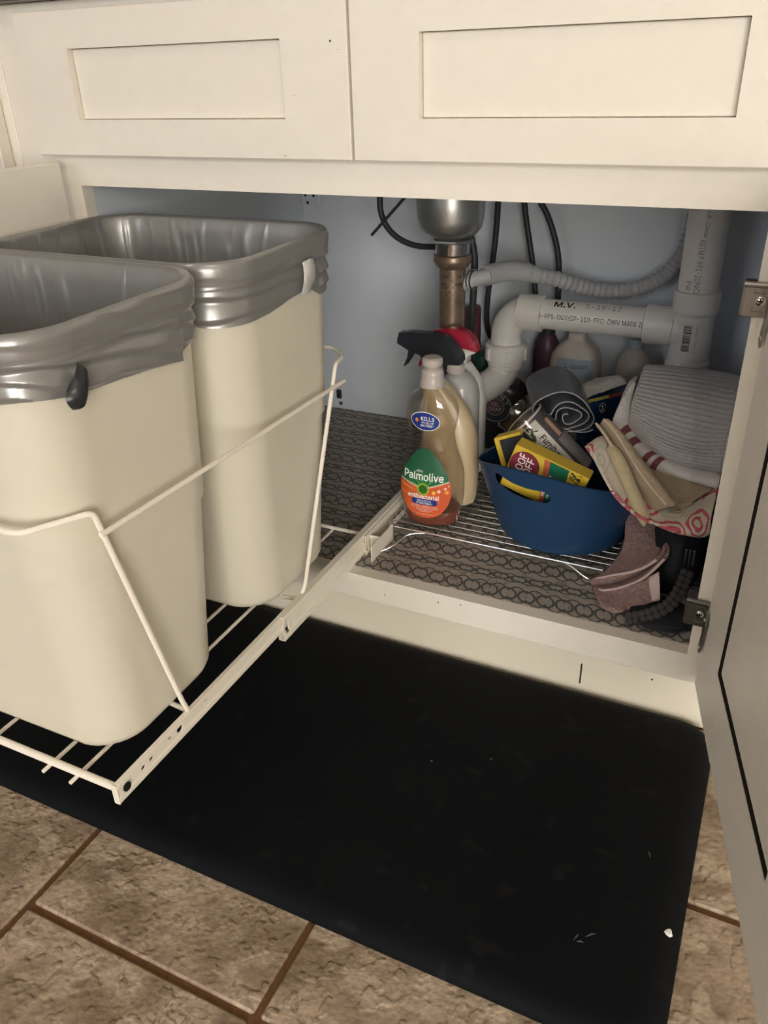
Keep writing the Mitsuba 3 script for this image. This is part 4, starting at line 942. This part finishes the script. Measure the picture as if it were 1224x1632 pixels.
def floral_c(p, n, uv):
    x, y = uv.y * 9.5, uv.x * 4.6
    w = fbm(x * 1.3, y * 1.3, 2., 2) - .5
    d, d2, r = voronoi(x * .62 + w * .25, y * .62 + w * .25)
    petals = dr.sin(d * 26 + 6 * fbm(x * 2.2, y * 2.2, 1., 2))
    base = mix((.52, .44, .38), (.46, .42, .33), noise(x, y, 7.))
    pink = mix((.34, .04, .075), (.48, .13, .15), fbm(x * 4, y * 4, 0, 2))
    grn = (.34, .36, .29)
    c = mix(base, pink, smoothstep(-.1, .35, petals) * smoothstep(.62, .52, d) * smoothstep(.22, .27, r))
    c = mix(c, grn, smoothstep(.3, .6, petals) * smoothstep(.55, .45, d) * smoothstep(.27, .22, r) * .8)
    return c
bumped('floral_cloth', mikit.proc(floral_c), terry_b, .0006, .95, .1)

def cloth(name, label, ctrl, m, t=.004, nu=60, nv=60, wob=.0012, freq=40, seed=1, cat_='towel', hem=None):
    k = thing(name, label, cat_)
    ms, uv, P_ = sheet(ctrl, t, nu, nv, wob, freq, seed)
    put_uv(k + '__cloth', ms, uv, m)
    for sel in hem or []:
        e = {'r0': P_[0], 'r1': P_[-1], 'c0': P_[:, 0], 'c1': P_[:, -1], 'mid': P_[int(len(P_) * .66)] + [0, -.0032, .001]}[sel[0]]
        put(k + '__hem', tube(path(e[::4], 60), sel[2], 8), sel[1])
    return k
waffle = [[(-.158, .34, .345), (-.112, .345, .345), (-.068, .345, .345), (-.026, .345, .345)], [(-.160, .325, .405), (-.114, .33, .406), (-.067, .33, .406), (-.025, .33, .402)], [(-.160, .295, .424), (-.114, .298, .426), (-.067, .30, .425), (-.025, .30, .421)],
 [(-.160, .265, .413), (-.114, .260, .413), (-.068, .255, .413), (-.026, .250, .411)], [(-.161, .235, .395), (-.114, .225, .391), (-.068, .220, .388), (-.026, .215, .387)], [(-.159, .215, .380), (-.117, .200, .368), (-.073, .195, .360), (-.026, .190, .368)],
 [(-.161, .213, .368), (-.116, .188, .351), (-.071, .178, .345), (-.026, .175, .347)], [(-.160, .235, .355), (-.114, .210, .333), (-.071, .200, .326), (-.026, .195, .328)], [(-.158, .280, .343), (-.113, .265, .324), (-.072, .26, .315), (-.026, .26, .317)]]
cloth('dish_towel', 'greyish white waffle towel folded on top of the towel pile', waffle, 'waffle_cloth', .009, 90, 70, .0012)
striped = [[(-.164, .280, .405), (-.150, .250, .365), (-.113, .232, .328), (-.070, .222, .318), (-.027, .217, .315)], [(-.165, .265, .409), (-.160, .222, .376), (-.115, .199, .339), (-.070, .190, .330), (-.027, .186, .326)],
 [(-.166, .245, .389), (-.170, .200, .370), (-.126, .181, .344), (-.070, .170, .328), (-.027, .166, .325)], [(-.173, .232, .364), (-.171, .195, .359), (-.132, .179, .334), (-.072, .171, .321), (-.027, .169, .316)], [(-.166, .250, .356), (-.164, .225, .348), (-.129, .210, .323), (-.075, .200, .314), (-.027, .195, .310)]]
cloth('dish_towel', 'white towel with maroon stripes just under the waffle towel', striped, 'striped_cloth', .006, 50, 80, .0010)
flap_ = [[(-.166, .285, .416), (-.170, .262, .388), (-.172, .232, .352)], [(-.170, .275, .413), (-.1755, .248, .389), (-.177, .215, .358)], [(-.173, .268, .402), (-.180, .246, .374), (-.181, .216, .350)]]
cloth('dust_cloth', 'small grey cloth corner sticking out left of the waffle towel', flap_, 'waffle_cloth', .006, 20, 30, .001, cat_='cloth')
tanA = [[(-.147, .220, .326), (-.086, .210, .318), (-.027, .200, .308)], [(-.116, .165, .319), (-.075, .165, .315), (-.031, .170, .313)], [(-.087, .135, .301), (-.069, .140, .300), (-.047, .150, .305)], [(-.071, .120, .297), (-.067, .125, .294), (-.062, .135, .292)], [(-.069, .135, .288), (-.064, .145, .283), (-.059, .155, .282)]]
cloth('cleaning_cloth', 'tan cloth folded flat below the striped towel', tanA, 'tan_cloth', .005, 50, 50, .0012, cat_='cloth')
tanB = [[(-0.194, 0.160, 0.386), (-0.170, 0.140, 0.369), (-0.143, 0.125, 0.339), (-0.120, 0.113, 0.309), (-0.101, 0.106, 0.289)], [(-0.191, 0.172, 0.380), (-0.165, 0.155, 0.361), (-0.140, 0.140, 0.331), (-0.115, 0.128, 0.302), (-0.098, 0.118, 0.289)], [(-0.184, 0.158, 0.394), (-0.156, 0.142, 0.375), (-0.131, 0.128, 0.349), (-0.104, 0.116, 0.325), (-0.080, 0.108, 0.306)], [(-0.179, 0.178, 0.378), (-0.150, 0.163, 0.362), (-0.124, 0.148, 0.344), (-0.097, 0.132, 0.323), (-0.072, 0.120, 0.300)]]
cloth('cleaning_cloth', 'tan cloth hanging in a long narrow fold over the flowered cloth', tanB, 'tan_cloth', .005, 48, 80, .0012, cat_='cloth', hem=[('r0', 'tan_hem', .0017), ('mid', 'tan_hem', .0015)])
tanC = [[(-.171, .150, .364), (-.154, .132, .360), (-.135, .121, .337), (-.114, .110, .305), (-.101, .104, .287)], [(-.171, .142, .358), (-.159, .125, .352), (-.139, .111, .327), (-.118, .102, .296), (-.104, .098, .281)], [(-.167, .150, .349), (-.157, .136, .340), (-.138, .121, .315), (-.119, .111, .285), (-.105, .107, .272)]]
cloth('cleaning_cloth', 'yellowish cloth edge tucked between the tan fold and the flowered cloth', tanC, 'yellow_cloth', .005, 24, 60, .0012, cat_='cloth', hem=[('r0', 'tan_hem', .0015)])
floral = [[(-.172, .215, .345), (-.145, .205, .322), (-.108, .195, .297), (-.069, .195, .285), (-.027, .205, .305)], [(-.183, .190, .355), (-.151, .180, .333), (-.112, .170, .304), (-.069, .168, .293), (-.027, .180, .313)], [(-.189, .165, .364), (-.158, .145, .342), (-.119, .130, .302), (-.070, .125, .291), (-.027, .140, .315)], [(-.199, .145, .360), (-.166, .122, .334), (-.125, .108, .292), (-.067, .100, .288), (-.027, .115, .308)],
 [(-.201, .140, .358), (-.169, .115, .331), (-.128, .100, .296), (-.063, .090, .282), (-.027, .100, .291)], [(-.196, .160, .348), (-.164, .140, .317), (-.124, .125, .284), (-.063, .115, .268), (-.027, .125, .274)], [(-.187, .190, .337), (-.158, .170, .304), (-.121, .155, .273), (-.064, .145, .257), (-.027, .155, .263)]]
cloth('dish_towel', 'cream cloth with pink flowers hanging down at the bottom of the pile', floral, 'floral_cloth', .004, 70, 80, .0012)
mv = thing('hand_towel', 'mauve terry towel with pale hem, crumpled on the liner right of the rack', 'towel')
mt1 = [[(-.145, .215, .262), (-.109, .195, .248), (-.078, .195, .246), (-.066, .195, .242)], [(-.141, .180, .229), (-.110, .160, .231), (-.087, .155, .234), (-.072, .155, .234)], [(-.137, .155, .206), (-.113, .135, .215), (-.094, .130, .224), (-.080, .130, .232)], [(-.146, .120, .190), (-.121, .105, .203), (-.101, .100, .218), (-.082, .105, .232)], [(-.163, .098, .178), (-.130, .085, .201), (-.102, .084, .218), (-.080, .090, .238)]]
mt2 = [[(-.163, .098, .178), (-.130, .085, .201), (-.102, .084, .218), (-.080, .090, .238), (-.076, .110, .244)], [(-.168, .100, .171), (-.135, .097, .184), (-.109, .097, .203), (-.087, .102, .221), (-.077, .118, .246)], [(-.165, .098, .166), (-.139, .104, .171), (-.112, .100, .190), (-.088, .098, .215), (-.072, .108, .245)], [(-.160, .088, .169), (-.135, .083, .177), (-.107, .078, .198), (-.087, .078, .220), (-.071, .098, .240)]]
mt3 = [[(-.160, .088, .169), (-.133, .082, .179), (-.107, .078, .196), (-.092, .078, .208), (-.078, .082, .221)], [(-.158, .080, .169), (-.131, .080, .170), (-.107, .079, .182), (-.090, .078, .193), (-.075, .080, .206)], [(-.149, .063, .167), (-.124, .056, .168), (-.103, .062, .176), (-.085, .066, .186), (-.071, .070, .192)], [(-.139, .060, .1655), (-.118, .053, .1655), (-.100, .060, .174), (-.083, .065, .183), (-.071, .069, .189)]]
for ctrl in (mt1, mt2, mt3):
    ms, uv, P_ = sheet(ctrl, .0050, 44, 60, .0012, 45, 4); put_uv(mv + '__fold', ms, uv, 'mauve_terry')
    if ctrl is not mt3: put(mv + '__hem', tube(path(P_[-1][::4], 60), .0018, 8), 'mauve_hem')
    if ctrl is mt3:
        put(mv + '__hem', tube(path(P_[-1][::4], 60), .0018, 8), 'mauve_hem')
        end = [[P_[i, -11] + [0, -.0032, .0012], P_[i, -5] + [0, -.0032, .0012], P_[i, -1] + [.001, -.0032, .0012]] for i in range(0, 44, 7)]
        ms, uv, _ = sheet(end, .0022, 20, 10, .0003); put(mv + '__border', ms, 'mauve_hem', True)
# dark bag with a braided strap in the right corner
mat('bag_fabric', (.012, .014, .018), .75, .25)
mat('braid', (.040, .038, .038), .8, .2)
bg = thing('fabric_bag', 'black soft bag with a braided strap in the right front corner under the towels', 'bag')
ic = trimesh.creation.icosphere(5); v = ic.vertices.copy(); v = np.sign(v) * np.abs(v) ** .75
v = v * [.039, .150, .074] * (1 + .12 * (meshkit.fbm(v * 2.2, 3, 6) - .5))[:, None] + [-.0650, .258, .208]
v[:, 2] = np.maximum(v[:, 2], .1624); v[:, 0] = np.minimum(v[:, 0], -.0228)
put(bg + '__body', tm(v, ic.faces), 'bag_fabric', True)
lowf = trimesh.creation.icosphere(4); v = lowf.vertices * [.042, .038, .012] * (1 + .3 * (meshkit.fbm(lowf.vertices * 2.5, 3, 2) - .5))[:, None] + [-.064, .062, .170]
v[:, 2] = np.maximum(v[:, 2], .1622); v[:, 0] = np.minimum(v[:, 0], -.0228)
put(bg + '__flap', tm(v, lowf.faces), 'bag_fabric', True)
sp_ = path([(-.106, .034, .1690), (-.092, .035, .1735), (-.080, .036, .1800), (-.068, .040, .1870), (-.056, .050, .1935), (-.049, .065, .203), (-.045, .080, .214), (-.043, .095, .224)], 14)
br = []
for i in range(13):
    c = (sp_[i] + sp_[i + 1]) / 2; d = sp_[i + 1] - sp_[i]; L = np.linalg.norm(d); d /= L
    s_ = unit(np.cross(d, [0.3, -.8, .5])); u_ = np.cross(s_, d)
    for k2 in (-1, 1):
        e_ = trimesh.creation.icosphere(2); e_.apply_scale([L * .62, .0052, .0036]); a = .5 * k2
        br.append(moved(e_, frame_mat(c + s_ * .0040 * k2, d * math.cos(a) + s_ * math.sin(a), s_ * math.cos(a) - d * math.sin(a), u_)))
put(bg + '__strap', cat(*br), 'braid', True)
put(bg + '__strap_buckle', cat(*[cbox(-.0515 + i * .005, -.0482 + i * .005, .110, .116, .222, .246, .001) for i in range(3)]), 'steel_dark', False)

wpc = thing('paper_wrapper', 'crumpled whitish plastic wrapper lying over the dark blue carton', 'wrapper')
wc = [[(-.283, .352, .330), (-.262, .405, .352), (-.232, .44, .352)], [(-.270, .345, .338), (-.240, .375, .362), (-.208, .40, .372)], [(-.256, .338, .3465), (-.228, .358, .356), (-.196, .384, .366)]]
ms, uv, _ = sheet(wc, .0012, 30, 30, .007, 55, 12); put(wpc + '__film', ms, 'label_white', True)
k = thing('cable_clip', 'small black clip on the cabinet back wall right of the rear bin', 'clip')
put(k + '__body', cbox(-.833, -.822, .571, .5784, .186, .206, .002), 'black_plastic', False)
put(k + '__screw', lathe([(.004, 0), (.0035, .0015), (.001, .002)], 14, (-.826, .578, .174), (0, -1, 0)), 'steel_dark')
for start, group in (('waste_bin', 'bins in the pull-out frame'), ('bin_bag', 'bags lining the bins'), ('supply_hose', 'black hoses under the sink'), ('dish_soap_bottle', 'soap bottles on the wire rack'),
                     ('spray_bottle', 'spray bottles on the wire rack'), ('dish_towel', 'towels in the pile'), ('cleaning_cloth', 'cloths in the pile'), ('jug', 'jugs at the back'), ('cleaner_bottle', 'dark bottles at the back')):
    for k in labels:
        if (k == start or k.startswith(start + '_0')) and '__' not in k: labels[k]['group'] = group
